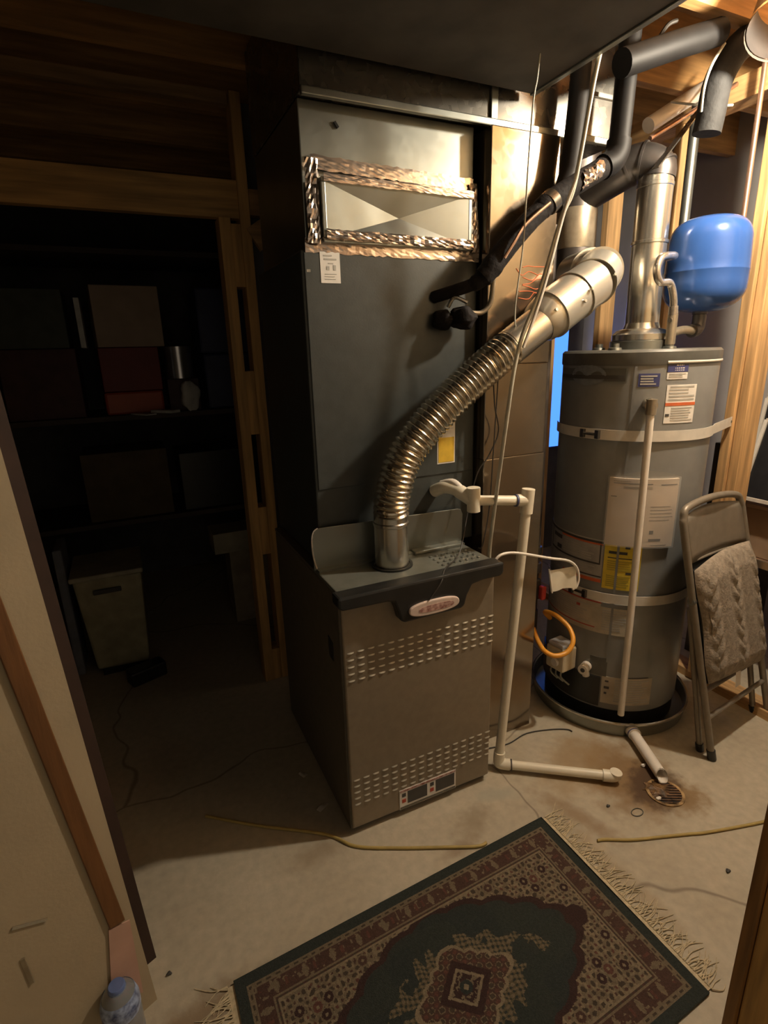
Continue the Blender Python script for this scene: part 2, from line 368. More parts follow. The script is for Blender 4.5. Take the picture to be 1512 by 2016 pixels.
for zt in (.6625, .2135):
    for r in range(5):
        for c in range(16):
            x = .4915 + c * .0330; zz = zt - r * .0232
            if zt < .3 and c in range(7, 16) and r > 3: zz = zt - r * .0232
            if lo is None:
                lo = lv.obj('louver', M('louver_lit_tone', (.42, .38, .30), .35, .3), None, 0, (0, 0, 0)); proto_at(lo, (x, 1.3215, zz), fp)  # paler than the panel: the light on the lips is put into the colour
            else: instance(lo, (x, 1.3215, zz), fp)
# black hood with the dip that carries the badge
hood = [(.452, .856), (.452, .824), (.462, .816), (.600, .813), (.622, .808), (.634, .775), (.642, .742), (.655, .734), (.850, .734), (.863, .742), (.872, .775), (.890, .806), (.930, .812), (.995, .812), (1.008, .822), (1.008, .856)]
hd = MB().prism(hood, 1.288, 1.345).obj('hood', m_black, fu, .008)
def oval(cx, cz, rx, rz, y0, y1, n=28, p=2.6):
    P = []
    for k in range(n):
        a = 2 * math.pi * k / n; ca, sa = math.cos(a), math.sin(a)
        P.append((cx + rx * math.copysign(abs(ca) ** (2 / p), ca), cz + rz * math.copysign(abs(sa) ** (2 / p), sa)))
    return MB().prism(P, y0, y1)
bd = oval(.752, .768, .086, .023, 1.279, 1.289).obj('badge', m_badge, fu, .003, label='pale oval badge with a red script mark')
oval(.757, .767, .060, .0105, 1.2782, 1.2792, 28, 3).obj('script_mark', m_badgered, bd)
dk = MB().box(fx0, fx1, 1.34, 1.56, .838, .851).obj('top_deck', m_deck, fu, .004)
MB().box(fx0, fx1, 1.56, fy1, .838, .848).obj('top_flange', m_furnside, fu)
MB().lathe([(.058, .851), (.066, .851), (.066, .857), (.058, .857), (.058, .851)], (.697, 1.455), 32).obj('vent_collar', m_black, dk)
MB().box(.80, .985, 1.49, 1.545, .851, .862).obj('raised_rib', m_deck, dk, .004)
dimp = None
for r in range(4):
    for c in range(7):
        p = (.835 + c * .0225, 1.372 + r * .026 + c * .0004, .851)
        if dimp is None:
            dimp = MB().lathe([(.0065, 0), (.0055, .003), (.003, .0042), (0, .0045)], (0, 0), 10).obj('deck_perforation', m_galv, None, 0, (0, 0, 0)); proto_at(dimp, p, dk)
        else: instance(dimp, p, dk)
sk = MB().hexa([(.4655, 1.40, .60), (.4675, 1.40, .60), (.4675, 1.44, .60), (.4655, 1.44, .60), (.4655, 1.40, .66), (.4675, 1.40, .66), (.4675, 1.44, .67), (.4655, 1.44, .67)]).obj('knockout', m_black, fu)
# paper label at the bottom of the front panel
fl_ = MB().box(.638, .856, 1.3195, 1.3215, .030, .108).obj('warning_label', m_white, fu, label='bilingual warning label with pictograms')
MB().box(.640, .854, 1.3185, 1.3195, .099, .106).obj('header_band', m_badgered, fl_)
for x in (.668, .776):
    MB().box(x, x + .074, 1.3185, 1.3195, .048, .096).obj('text_block', m_ink, fl_)
for x in (.643, .750):
    for z_ in (.056, .079):
        MB().box(x + .004, x + .018, 1.3185, 1.3195, z_, z_ + .014).obj('pictogram', m_ink if z_ > .06 else m_red, fl_)
MB().box(.640, .854, 1.3185, 1.3195, .032, .040).obj('footer_band', m_galv_dark, fl_)
# galvanised apron between furnace and coil
ap = [(.463, .852), (1.003, .852), (1.006, .955), (.998, .972), (.985, .976), (.485, .988), (.468, .982), (.460, .965)]
MB().prism(ap, 1.524, 1.528).obj('apron', m_galv, fu, .0015)
MB().box(.47, 1.0, 1.50, 1.526, .851, .857).obj('apron_hem', m_galv, fu)
MB().tube(spline([(.470, 1.522, .86), (.461, 1.521, .90), (.459, 1.521, .95), (.466, 1.521, .98), (.480, 1.521, .99)]), .003, 8).obj('apron_edge', m_foil, fu)

# ------------------------------------------------------------------ coil cabinet
cc = thing('coil_cabinet', 'tall charcoal evaporator coil case standing on the furnace', 'coil cabinet', (.775, 1.80, .85))
MB().box(.492, 1.066, 1.55, 2.05, .852, 1.772).obj('case', m_char, cc, .006)
MB().box(.500, 1.058, 1.546, 1.552, 1.10, 1.765).obj('access_panel', m_char, cc, .002)
def paper(parent, name, x0, x1, y, z0, z1, mat, label, lines, mat2=m_ink):
    p = MB().box(x0, x1, y - .0012, y, z0, z1).obj(name, mat, parent, label=label)
    b_ = MB()
    for (a, c, d, e) in lines:
        b_.box(x0 + (x1 - x0) * a, x0 + (x1 - x0) * c, y - .002, y - .0011, z0 + (z1 - z0) * d, z0 + (z1 - z0) * e)
    b_.obj('print', mat2, p)
    return p
m_faint = M('faint_print', (.42, .40, .36), .6, 0, .1, 30)
paper(cc, 'label', .545, .603, 1.546, 1.688, 1.768, m_white, 'small white label with two pictograms', [(.18, .6, .86, .90), (.2, .82, .74, .79), (.4, .65, .62, .65), (.3, .45, .42, .54), (.65, .78, .42, .58), (.2, .8, .28, .3), (.2, .7, .2, .22), (.2, .75, .12, .14)], m_faint)
wl_ = paper(cc, 'rating_label', .917, .985, 1.546, 1.135, 1.30, m_white, 'white and gold vertical label', [(.1, .9, .95, .965), (.1, .8, .88, .89), (.1, .9, .82, .83), (.1, .85, .76, .77), (.1, .9, .70, .71), (.1, .6, .64, .65)], m_faint)
MB().box(.921, .981, 1.5436, 1.5448, 1.14, 1.222).obj('gold_panel', m_gold, wl_)
MB().box(.505, .516, 1.5455, 1.5465, 1.715, 1.722).obj('screw', m_steel, cc)

# ------------------------------------------------------------------ plenum above
pn = thing('supply_plenum', 'galvanised plenum with foil taped seams and creased cross panel', 'duct', (.78, 1.80, 1.772))
MB().box(.512, 1.052, 1.56, 2.04, 1.772, 2.128).obj('shell', m_galv, pn, .003)
xb = MB(); a, b_, c, d = (.565, 1.8), (1.015, 1.8), (1.015, 1.935), (.565, 1.935)
yb = 1.553
xb.add([(a[0], yb, a[1]), (b_[0], yb, b_[1]), (c[0], yb, c[1]), (d[0], yb, d[1]), (.79, yb + .020, 1.865)], [(0, 1, 4), (1, 2, 4), (2, 3, 4), (3, 0, 4)])
xb.add([(.512, 1.559, 1.775), (1.052, 1.559, 1.775), (1.052, 1.559, 1.99), (.512, 1.559, 1.99)], [(0, 1, 2, 3)]) if False else None
# open the shell behind the creased panel is not needed: the panel stands proud with its own rim
xb.v = [(x, y - .026, z_) for x, y, z_ in xb.v]
xb.obj('creased_panel', m_galv, pn)
rim = MB()
for (x0, x1, z0, z1) in [(.553, 1.027, 1.788, 1.80), (.553, 1.027, 1.935, 1.947), (.553, .565, 1.80, 1.935), (1.015, 1.027, 1.80, 1.935)]:
    rim.box(x0, x1, 1.526, 1.56, z0, z1)
rim.obj('panel_frame', m_galv, pn, .002)
def tape(name, p0, p1, w_, seed, amp=.004, nrm=(0, -1, 0)):
    R = random.Random(seed); p0 = Vector(p0); p1 = Vector(p1); nr = Vector(nrm); L = (p1 - p0); ln = L.length
    side = L.normalized().cross(nr).normalized(); nu = max(8, int(ln / .012)); nv = 6
    jit = [[R.uniform(-1, 1) for _ in range(nv + 1)] for _ in range(nu + 1)]
    ev = [R.uniform(-.06, .06) for _ in range(nu + 1)]
    def fn(u, v):
        i = round(u * nu); j = round(v * nv)
        return p0 + L * u + side * (v - .5 + (ev[i] if j in (0, nv) else 0)) * w_ + nr * (.0015 + amp * (.5 + .5 * jit[i][j]) * (1 if 0 < j < nv else .25))
    return MB().grid(nu, nv, fn, False).obj(name, m_foil, pn, label='crinkled shiny foil tape')
tape('foil_tape', (.505, 1.547, 1.783), (1.066, 1.545, 1.777), .036, 1, .0012)
tape('foil_tape', (.560, 1.524, 1.808), (1.03, 1.524, 1.804), .026, 2, .005)
tape('foil_tape', (.530, 1.535, 1.785), (.534, 1.545, 1.99), .036, 3, .007)
tape('foil_tape', (1.048, 1.535, 1.785), (1.040, 1.545, 1.975), .026, 4, .007)
tape('foil_tape', (.535, 1.552, 1.985), (1.045, 1.552, 1.972), .034, 5, .0008)
tape('foil_tape', (.56, 1.524, 1.945), (1.03, 1.524, 1.938), .020, 6, .0012)
MB().bar((.610, 1.556, 2.085), (.620, 1.556, 2.072), .006, .006).obj('puncture', m_black, pn)

# ------------------------------------------------------------------ ducts
td = thing('trunk_duct', 'long galvanised trunk duct running over the plenum', 'duct', (1.05, 1.78, 2.13))
MB().box(.508, 1.59, 1.52, 2.05, 2.13, 2.424).obj('shell', m_galv_dark, td, .003)
for x in (1.09, 1.43):
    MB().box(x - .012, x + .012, 1.512, 1.52, 2.13, 2.40).obj('drive_cleat', m_galv, td, .002)
MB().box(.508, 1.59, 1.508, 1.524, 2.118, 2.138).obj('bottom_cleat', m_galv, td, .003)
MB().box(1.43, 1.59, 1.510, 1.52, 2.245, 2.257).obj('bright_seam', m_steel, td)
rd = thing('return_duct', 'tall galvanised return air duct standing between furnace and water heater', 'duct', (1.2, 1.72, 0))
MB().box(1.072, 1.332, 1.50, 1.95, 0, 1.14).obj('lower_section', m_return, rd, .003)
MB().box(1.072, 1.330, 1.503, 1.95, 1.14, 1.45).obj('middle_section', m_return, rd, .003)
MB().box(1.072, 1.330, 1.50, 1.95, 1.45, 2.118).obj('upper_section', m_return, rd, .003)
MB().box(1.002, 1.072, 1.46, 1.95, .02, .70).obj('side_boot', m_return, rd, .003)
sc = MB(); R9 = random.Random(9)
for k in range(7):
    x = 1.17 + R9.random() * .05; z_ = 1.66 + k * .014
    sc.tube(spline([(x + .10 * t + R9.uniform(-.01, .01), 1.4993, z_ + R9.uniform(-.01, .012)) for t in (0, .3, .6, 1)], 4), .0012, 6)
sc.obj('marker_scribble', m_orange, rd)
bdct = thing('branch_duct', 'wide dark duct hung under the joists in front of the trunk', 'duct', (.25, 1.0, 2.2))
MB().box(-.72, 1.20, .60, 1.49, 2.205, 2.424).obj('shell', M('shaded_duct_metal', (.075, .068, .060), .7, .1, .25, 8), bdct, .003)  # near-black colour puts the shade of the unlit underside into the duct
MB().box(1.195, 1.212, .60, 1.49, 2.20, 2.222).obj('bottom_cleat', m_galv, bdct, .002)
MB().tube([(1.206, .85, 2.215), (1.206, 1.15, 2.215)], .012, 12).obj('corner_bar', m_steel, bdct)

# ------------------------------------------------------------------ furnace flue
fv = thing('furnace_flue', 'ribbed flexible metal flue rising from the furnace to the chimney vent', 'flue pipe', (.697, 1.455, .85))
MB().lathe([(.0535, .852), (.0535, .985), (.0565, .988), (.0565, .996), (.0535, .999), (.0535, 1.025)], (.697, 1.455), 40).obj('collar_pipe', m_steel, fv)
path = spline([(.697, 1.452, 1.02), (.700, 1.445, 1.08), (.735, 1.43, 1.195), (.815, 1.415, 1.295), (.945, 1.405, 1.405), (1.055, 1.40, 1.482), (1.085, 1.40, 1.50)], 14)
# dense resample with helical-like ribs
dense = [path[0]]
for a, b_ in zip(path, path[1:]):
    n = max(1, int((b_ - a).length / .0024))
    dense += [a.lerp(b_, (k + 1) / n) for k in range(n)]
acc = 0; rad = [.0525]
for a, b_ in zip(dense, dense[1:]):
    acc += (b_ - a).length; rad.append(.0525 + .0035 * math.sin(acc / .0165 * 2 * math.pi) ** 1)
MB().tube(dense, rad, 36, False).obj('ribbed_section', m_flex, fv)
MB().tube([(1.08, 1.40, 1.497), (1.205, 1.40, 1.575)], .055, 36, False).obj('plain_section', m_steel, fv)
MB().box(0, 0, 0, 0, 0, 0) if False else None
seal = MB().tube([(1.10, 1.40, 1.5095), (1.14, 1.40, 1.5345)], .0562, 36, False).obj('paper_sticker', m_paper, fv) if False else None
MB().tube([(1.19, 1.40, 1.565), (1.205, 1.402, 1.575), (1.235, 1.405, 1.594), (1.245, 1.406, 1.600)], [.056, .066, .071, .0735], 40, False).obj('increaser', m_elbow, fv)
gore = spline([(1.24, 1.405, 1.597), (1.34, 1.412, 1.652), (1.425, 1.425, 1.695), (1.50, 1.47, 1.735), (1.55, 1.56, 1.75), (1.60, 1.69, 1.755)], 3)
prev = 0
for k in range(0, len(gore) - 1, 3):
    seg = gore[k:k + 4]
    if len(seg) < 2: break
    MB().tube([seg[0], seg[-1]], [.0745, .0725], 40, False).obj('elbow_gore', m_elbow, fv)
    d = (seg[-1] - seg[0]).normalized()
    MB().tube([seg[0] - d * .004, seg[0] + d * .006], .0770, 40).obj('seam_bead', m_elbow, fv)
for p in [(1.205, 1.342, 1.605), (1.335, 1.335, 1.665), (1.44, 1.352, 1.71), (1.31, 1.335, 1.63)]:
    MB().disc(p, .005, (0, -1, .3), .006, 8).obj('screw', m_steel, fv)

# chimney and heater vent
hx, hy, hr = 1.786, 1.526, .27
ch = thing('chimney_vent', 'vertical double wall vent pipe behind the flue elbow', 'vent pipe', (1.68, 1.78, 1.6))
MB().lathe([(0, 1.62), (.074, 1.62), (.074, 2.10), (.078, 2.10), (.078, 2.125), (.074, 2.125), (.074, 2.43), (0, 2.43)], (1.68, 1.785), 36).obj('pipe', m_ventdark, ch)
MB().lathe([(.0745, 1.86), (.0765, 1.865), (.0765, 1.99), (.0745, 2.0)], (1.68, 1.785), 36).obj('foil_wrap', m_brass, ch)
hv = thing('heater_vent', 'bright metal vent rising from the water heater draft hood', 'vent pipe', (hx, hy, 1.48))
MB().lathe([(.0, 1.53), (.058, 1.53), (.058, 2.02), (.0605, 2.022), (.0605, 2.032), (.058, 2.034), (.058, 2.06)], (hx, hy), 40).obj('pipe', m_steel, hv)
MB().lathe([(.060, 1.84), (.062, 1.842), (.062, 1.85), (.060, 1.852)], (hx, hy), 40).obj('joint_bead', m_steel, hv)
dh = MB().lathe([(.10, 1.515), (.10, 1.535), (.085, 1.55), (.064, 1.556), (.058, 1.575)], (hx, hy), 40).obj('draft_hood', m_steel, hv)
MB().lathe([(.105, 1.482), (.105, 1.512), (.095, 1.515)], (hx, hy), 40).obj('hood_skirt', m_galv, hv)
eb = spline([(hx, hy, 2.05), (hx, hy + .004, 2.085), (hx - .03, hy + .05, 2.11), (hx - .06, hy + .11, 2.09), (1.69, 1.75, 2.05)], 5)
MB().tube(eb[:16], .061, 32, False).obj('elbow', m_ventdark, hv)
MB().tube(eb[12:], .064, 32, False).obj('connector', m_ventdark, hv)
for k in (4, 9, 13):
    d = (eb[k + 1] - eb[k]).normalized()
    MB().tube([eb[k] - d * .004, eb[k] + d * .004], .0655, 32).obj('seam_bead', m_ventdark, hv)

# ------------------------------------------------------------------ water heater
wh = thing('water_heater', 'grey cylindrical gas water heater with warning labels', 'water heater', (hx, hy, .02))
def R(r): return hr + r
MB().lathe([(0, .012), (hr - .006, .012), (hr - .006, .09), (hr - .02, .09)], (hx, hy), 64).obj('base_ring', m_black, wh)
MB().lathe([(hr - .02, .088), (hr, .088), (hr, 1.44), (hr - .01, 1.44)], (hx, hy), 180).obj('jacket', m_hgrey, wh)
MB().lathe([(hr + .003, 1.432), (hr + .004, 1.438), (hr + .004, 1.474), (hr - .004, 1.482), (0, 1.484)], (hx, hy), 72).obj('lid', m_hlid, wh)
MB().lathe([(hr + .0045, 1.436), (hr + .006, 1.438), (hr + .006, 1.4425), (hr + .0045, 1.4445)], (hx, hy), 72, -30, 120).obj('lid_bead', m_strap, wh)
MB().patch((hx, hy), hr, -51, -49.2, .30, 1.43, .0025, 2).obj('jacket_seam', m_hgrey, wh)
C2 = (hx, hy)
def clabel(name, t0, t1, z0, z1, mat, marks, lab=None, th=.0015):
    p = MB().patch(C2, hr, t0, t1, z0, z1, th, 14).obj(name, mat, wh, label=lab)
    groups = {}
    for (a, c, d, e, mm) in marks: groups.setdefault(mm.name, (mm, []))[1].append((a, c, d, e))
    for mm, L in groups.values():
        b_ = MB()
        for (a, c, d, e) in L:
            if len(L) <= 9:
                MB().patch(C2, hr + th, t0 + (t1 - t0) * a, t0 + (t1 - t0) * c, z0 + (z1 - z0) * d, z0 + (z1 - z0) * e, .0008, max(2, int(8 * abs(c - a)))).obj('print', mm, p); continue
            b_.patch(C2, hr + th, t0 + (t1 - t0) * a, t0 + (t1 - t0) * c, z0 + (z1 - z0) * d, z0 + (z1 - z0) * e, .0008, max(2, int(8 * abs(c - a))))
        if b_.v: b_.obj('print', mm, p)
    return p
def lines(x0, x1, z0, z1, n, mm, seed=1):
    R_2 = random.Random(seed); out = []
    for k in range(n):
        zc = z1 - (z1 - z0) * (k + .5) / n; h = (z1 - z0) / n * .28
        out.append((x0, x1 - (x1 - x0) * R_2.random() * .3, zc - h, zc + h, mm))
    return out
clabel('brand_plate', -122, -55.5, 1.377, 1.425, m_hlid, [(0, .97, .20, .48, m_ink), (0, 1, .0, .05, m_galv), (0, 1, .95, 1, m_galv), (.985, 1, 0, 1, m_galv)], 'dark brand plate with a pale oval')
ovp = MB()
nn = 24; P = []
for k in range(nn):
    a = 2 * math.pi * k / nn; th = math.radians(-86 + 16 * math.cos(a)); zz = 1.40 + .036 * math.sin(a)
    P.append((hx + (hr + .0032) * math.sin(th), hy - (hr + .0032) * math.cos(th), zz))
th = math.radians(-86); P.append((hx + (hr + .0032) * math.sin(th), hy - (hr + .0032) * math.cos(th), 1.40))
ovp.add(P, [(k, (k + 1) % nn, nn) for k in range(nn)]); ovp.obj('brand_oval', M('oval_grey_blue', (.24, .26, .28), .4, .2, .15, 60), wh)
MB().patch(C2, hr + .0034, -103, -70, 1.387, 1.398, .0006, 8).obj('brand_bar', m_ink, wh)
clabel('faded_label', -48, -34, 1.362, 1.405, m_blueink, lines(.1, .9, .1, .9, 4, m_faint))
clabel('safety_label', -29.5, -14.6, 1.385, 1.440, m_white, [(0, 1, .42, 1, m_blueink)] + [(.4, .75, .78, .88, m_white), (.35, .8, .62, .68, m_white), (.35, .8, .5, .55, m_white)] + lines(.1, .95, .08, .36, 3, m_faint), 'white label with a blue heading')
clabel('instruction_label', -28.5, -5.3, 1.238, 1.366, m_white, [(0, 1, .46, .54, m_orange), (.1, .9, .93, .97, m_faint), (.03, .15, .18, .25, m_ink)] + lines(.08, .95, .58, .92, 4, m_faint, 2) + lines(.2, .95, .05, .43, 6, m_faint, 3), 'white label with an orange band')
clabel('energy_label', -60, -33, .612, .790, m_yel, [(.12, .62, .80, .86, m_ink), (.1, .75, .70, .72, m_ink), (.55, .68, .93, .98, m_ink), (.62, .80, .36, .41, m_ink)] + lines(.1, .9, .42, .66, 5, M('olive_print', (.42, .33, .04), .6)) + lines(.1, .9, .05, .33, 6, M('olive_print', (.42, .33, .04), .6), 5), 'yellow energy label')
clabel('warning_label', -134, -61, .63, .80, M('silver_label', (.40, .38, .36), .45, .2), [(0, 1, .92, .97, m_ink), (.45, 1, .88, .92, m_orange), (.18, .98, .42, .46, m_ink), (.965, .98, .42, .9, m_ink), (.18, .2, .42, .9, m_ink), (.25, .45, .75, .84, m_ink), (.35, .45, .5, .6, m_ink), (.6, 1, .12, .15, m_ink), (.5, 1, 0, .08, m_orange)] + lines(.48, .94, .5, .85, 6, m_faint) + lines(.3, .95, .18, .38, 4, m_faint), 'silver label with black and orange bands')
clabel('caution_label', -122, -37, .42, .552, M('beige_label', (.47, .42, .33), .6), [(0, .75, .95, .99, m_red), (0, .70, .14, .17, m_red), (.5, .54, .7, .78, m_red), (.74, 1, .86, 1, m_hgrey)] + lines(.08, .66, .25, .85, 9, m_faint) + lines(.76, .98, .12, .8, 9, m_faint, 4), 'beige label with red rules')
clabel('lighting_label', -53, -12, .115, .236, M('beige_label2', (.46, .40, .31), .6), [(.06, .13, .8, .86, m_ink), (.05, .15, .55, .64, m_ink), (.06, .11, .35, .42, m_ink), (.4, .9, 1.02, 1.04, m_ink)] + lines(.25, .95, .08, .95, 10, m_faint), 'beige label with pictograms')
# plastic sleeve with the manual
sl = MB().patch(C2, hr + .002, -60.5, -12, .792, 1.045, .010, 20).obj('manual', M('manual_paper', (.56, .46, .36), .7, 0, .05, 20), wh, label='instruction booklet in a clear sleeve')
mk = MB()
for (a, c, d, e) in [(.06, .60, .925, .935), (.72, .97, .91, .925), (.06, .3, .96, .965), (.2, .6, .88, .885), (.2, .6, .86, .865), (.04, .12, .73, .74), (.6, .93, .5, .505), (.6, .93, .55, .555), (.6, .95, .45, .455), (.6, .9, .6, .605), (.6, .9, .4, .405), (.62, .68, .20, .25), (.62, .8, .09, .125), (.66, .9, .025, .03)]:
    mk.patch(C2, hr + .0118, -60.5 + 48.5 * a, -60.5 + 48.5 * c, .792 + .253 * d, .792 + .253 * e, .0008, 4)
mk.obj('print', m_ink, sl)
MB().patch(C2, hr + .0135, -61.5, -11, .788, 1.052, .001, 20).obj('clear_sleeve', m_clear, wh)
sl2 = MB().grid(16, 4, lambda u, v: (hx + (hr + .014 + .012 * v * math.sin(math.pi * u)) * math.sin(math.radians(-58 + 47 * u)), hy - (hr + .014 + .012 * v * math.sin(math.pi * u)) * math.cos(math.radians(-58 + 47 * u)), 1.05 + .028 * v * math.sin(math.pi * u))).obj('sleeve_flap', m_clear, wh)
# valves and pipes on the heater
MB().patch(C2, hr, -136, -54, .098, .228, .006, 20).obj('burner_cover', m_black, wh)
gv = MB().box(-.045, .045, -.05, .03, -.05, .05)
ga = math.radians(-84); gp = Vector((hx + (hr + .035) * math.sin(ga), hy - (hr + .035) * math.cos(ga), .285))
rot = Matrix.Rotation(ga, 4, 'Z')
gv.v = [tuple(gp + rot @ Vector(v)) for v in gv.v]
gvo = gv.obj('gas_control', M('ivory_control', (.58, .50, .36), .5), wh, .008)
g2 = MB().box(-.040, .036, -.046, .026, .05, .066); g2.v = [tuple(gp + rot @ Vector(v)) for v in g2.v]; g2.obj('control_cover', M('cover_silver', (.62, .64, .68), .3, .4), gvo, .006)
g3 = MB().disc((0.01, -.051, -.01), .016, (0, -1, 0), .012, 16); g3.v = [tuple(gp + rot @ Vector(v)) for v in g3.v]; g3.obj('control_knob', m_white, gvo)
g4 = MB()
for k in range(3): g4.tube(spline([(-.03 + k * .025, -.02, -.05), (-.03 + k * .026, -.03, -.08), (-.01 + k * .03, -.01, -.11)], 4), .004, 8)
g4.v = [tuple(gp + rot @ Vector(v)) for v in g4.v]; g4.obj('pilot_tubes', m_galv, gvo)
da = math.radians(-66); dd = Vector((math.sin(da), -math.cos(da), 0)); dp = Vector((hx, hy, .262)) + dd * hr
dv = MB().tube([dp, dp + dd * .045], .020, 18).obj('drain_valve', m_pvcw, wh, label='white plastic drain valve')
MB().tube([dp + dd * .0455, dp + dd * .047], .009, 14).obj('outlet_bore', m_ink, dv)
MB().tube([dp + dd * .02, dp + dd * .022 + Vector((.006, -.004, -.035))], .014, 14).obj('outlet', m_pvcw, dv)
MB().patch(C2, hr, -64, -50, .235, .315, .002, 10).obj('valve_plate', m_hlid, wh)
ta = math.radians(-40); tdv = Vector((math.sin(ta), -math.cos(ta), 0)); tp0 = Vector((hx, hy, 1.305)) + tdv * (hr - .005)
tv = MB().tube([tp0, tp0 + tdv * .065], .020, 16).obj('relief_valve', m_brass, wh, label='brass relief valve')
MB().bar(tp0 + tdv * .02 + Vector((-.035, -.02, .018)), tp0 + tdv * .05 + Vector((-.005, 0, .022)), .012, .004).obj('test_lever', m_galv, tv)
MB().tube([tp0 + tdv * .062 + Vector((0, 0, .02)), tp0 + tdv * .062 + Vector((0, 0, -.03))], .017, 16).obj('valve_body', m_brass, tv)
pb = tp0 + tdv * .062
MB().tube([pb + Vector((0, 0, -.02)), Vector((pb.x + .016, pb.y, .105))], .0125, 16, True).obj('discharge_pipe', m_pvcw, wh, label='long white discharge pipe')
nz_ = MB()
for (x, y) in [(1.795, 1.405), (1.70, 1.64), (1.60, 1.47)]:
    nz_.lathe([(.0, 1.482), (.024, 1.482), (.022, 1.49), (.014, 1.492), (.014, 1.505), (0, 1.505)], (x, y), 16)
nz_.obj('top_nipples', m_galv, wh)
# straps
def strap(zc, label, t0, stud_y):
    s = thing('earthquake_strap', label, 'strap', (hx, hy, zc), 'straps holding the water heater to the studs')
    n = 110; t1 = 34; V = []
    for k in range(n + 1):
        t = math.radians(t0 + (t1 - t0) * k / n)
        V.append((hx + (hr + .0075) * math.sin(t), hy - (hr + .0075) * math.cos(t)))
    V.append((2.182, stud_y))
    mb = MB(); h = .0185; m2 = len(V)
    mb.add([(x, y, zc - h) for x, y in V] + [(x, y, zc + h) for x, y in V], [(k, k + 1, m2 + k + 1, m2 + k) for k in range(m2 - 1)], False)
    o = mb.obj('band', m_strap, s); sd = o.modifiers.new('solid', 'SOLIDIFY'); sd.thickness = .002; sd.offset = 0
    ang = [math.radians(v) for v in (-84, -72)]
    b2 = MB()
    P = [Vector((hx + (hr + .014) * math.sin(a), hy - (hr + .014) * math.cos(a), zc)) for a in ang]
    b2.tube([P[0], P[1]], .005, 10)
    for p in P: b2.box(p.x - .006, p.x + .006, p.y - .008, p.y + .008, zc - .015, zc + .015)
    b2.obj('clamp_bolt', m_galv_dark, s)
    MB().disc((2.176, stud_y, zc), .007, (-1, 0, 0), .006, 10).obj('lag_screw', m_galv, s)
strap(1.195, 'upper white steel strap around the water heater under the relief valve', -132, 1.388)
strap(.575, 'lower white steel strap around the water heater below the yellow label', -132, 1.388)
# pan
dpn = thing('drain_pan', 'shallow round metal pan under the water heater', 'pan', (hx, hy, 0))
MB().lathe([(0, .002), (.312, .002), (.318, .058), (.322, .060), (.320, .063), (.315, .060), (.309, .005), (0, .005)], C2, 72).obj('tray', m_galv, dpn)
MB().lathe([(.318, .055), (.324, .058), (.324, .064), (.318, .066)], C2, 72).obj('rolled_rim', m_steel, dpn)
pp = thing('pan_drain_pipe', 'short white plastic pipe from the pan toward the floor drain', 'pipe', (1.58, 1.13, 0))
MB().tube([(1.640, 1.262, .031), (1.625, 1.228, .031)], .025, 20).obj('coupling', m_pvcw, pp)
hp = MB(); a = Vector((1.632, 1.245, .030)); b_ = Vector((1.530, 1.022, .028)); hp.tube([a, b_], .0205, 24, False)
hp.tube([b_, a], .0175, 24, False)
d_ = (a - b_).normalized()
for i in range(24):     # mitred mouth: push the top of the end ring back
    for base in (24, 48):
        k = base + i; v = Vector(hp.v[k]); hp.v[k] = tuple(v + d_ * max(0, (v.z - .012)) * .8)
hp.add([hp.v[24 + i] for i in range(24)] + [hp.v[48 + i] for i in range(24)], [])
hp.obj('tube', m_pvcw, pp)
MB().tube([(1.6285, 1.236, .031), (1.6262, 1.231, .031)], .0256, 20).obj('glue_line', M('blue_primer', (.12, .12, .25), .5), pp)

# ------------------------------------------------------------------ expansion tank and its pipework
et = thing('expansion_tank', 'glossy blue expansion tank above the water heater', 'tank', (2.0, 1.45, 1.56))
tc_ = (2.0, 1.45); tr_ = .138
prof = [(0, 1.608)] + [(tr_ * math.sin(a) ** .75, 1.700 - .092 * math.cos(a) ** .9) for a in [math.pi / 2 * k / 10 for k in range(1, 10)]] + \
       [(tr_, 1.71), (tr_, 1.742), (tr_ + .0008, 1.744), (tr_ + .0008, 1.747), (tr_, 1.749), (tr_ - .001, 1.775), (tr_ - .004, 1.84)] + \
       [((tr_ - .004) * math.cos(a) ** .6, 1.84 + .090 * math.sin(a) ** .85) for a in [math.pi / 2 * k / 10 for k in range(1, 10)]] + [(0, 1.930)]
MB().lathe(prof, tc_, 56).obj('shell', m_tank, et)
MB().lathe([(.0, 1.555), (.022, 1.555), (.022, 1.60), (.026, 1.602), (.026, 1.62), (0, 1.62)], (1.995, 1.45), 20).obj('neck', m_ventdark, et)
tw = thing('tank_pipe', 'brass elbow and pipe joining the blue tank to the heater top', 'pipe', (1.88, 1.43, 1.5))
MB().tube(spline([(1.995, 1.45, 1.598), (1.995, 1.45, 1.565), (1.985, 1.448, 1.548), (1.955, 1.444, 1.542)], 5), [.024] * 16, 18).obj('elbow', m_ventdark, tw)
MB().tube(spline([(1.96, 1.444, 1.542), (1.89, 1.428, 1.546), (1.80, 1.406, 1.536)], 6), .0145, 16).obj('pipe', m_brass, tw)
MB().tube([(1.795, 1.405, 1.497), (1.795, 1.405, 1.60)], .0165, 16).obj('tee', m_brass, tw)
MB().tube([(1.775, 1.40, 1.578), (1.815, 1.41, 1.578)], .0075, 12).obj('valve_handle', m_steel, tw)
fc = thing('braided_connector', 'looped braided steel hose beside the bright heater vent', 'hose', (1.74, 1.40, 1.58))
MB().tube(spline([(1.795, 1.405, 1.595), (1.782, 1.40, 1.65), (1.755, 1.40, 1.698), (1.70, 1.395, 1.700), (1.675, 1.392, 1.735), (1.69, 1.395, 1.772), (1.735, 1.405, 1.785), (1.80, 1.43, 1.79), (1.86, 1.53, 1.80), (1.93, 1.62, 1.82)], 8), .0125, 14).obj('hose', m_chrome, fc)
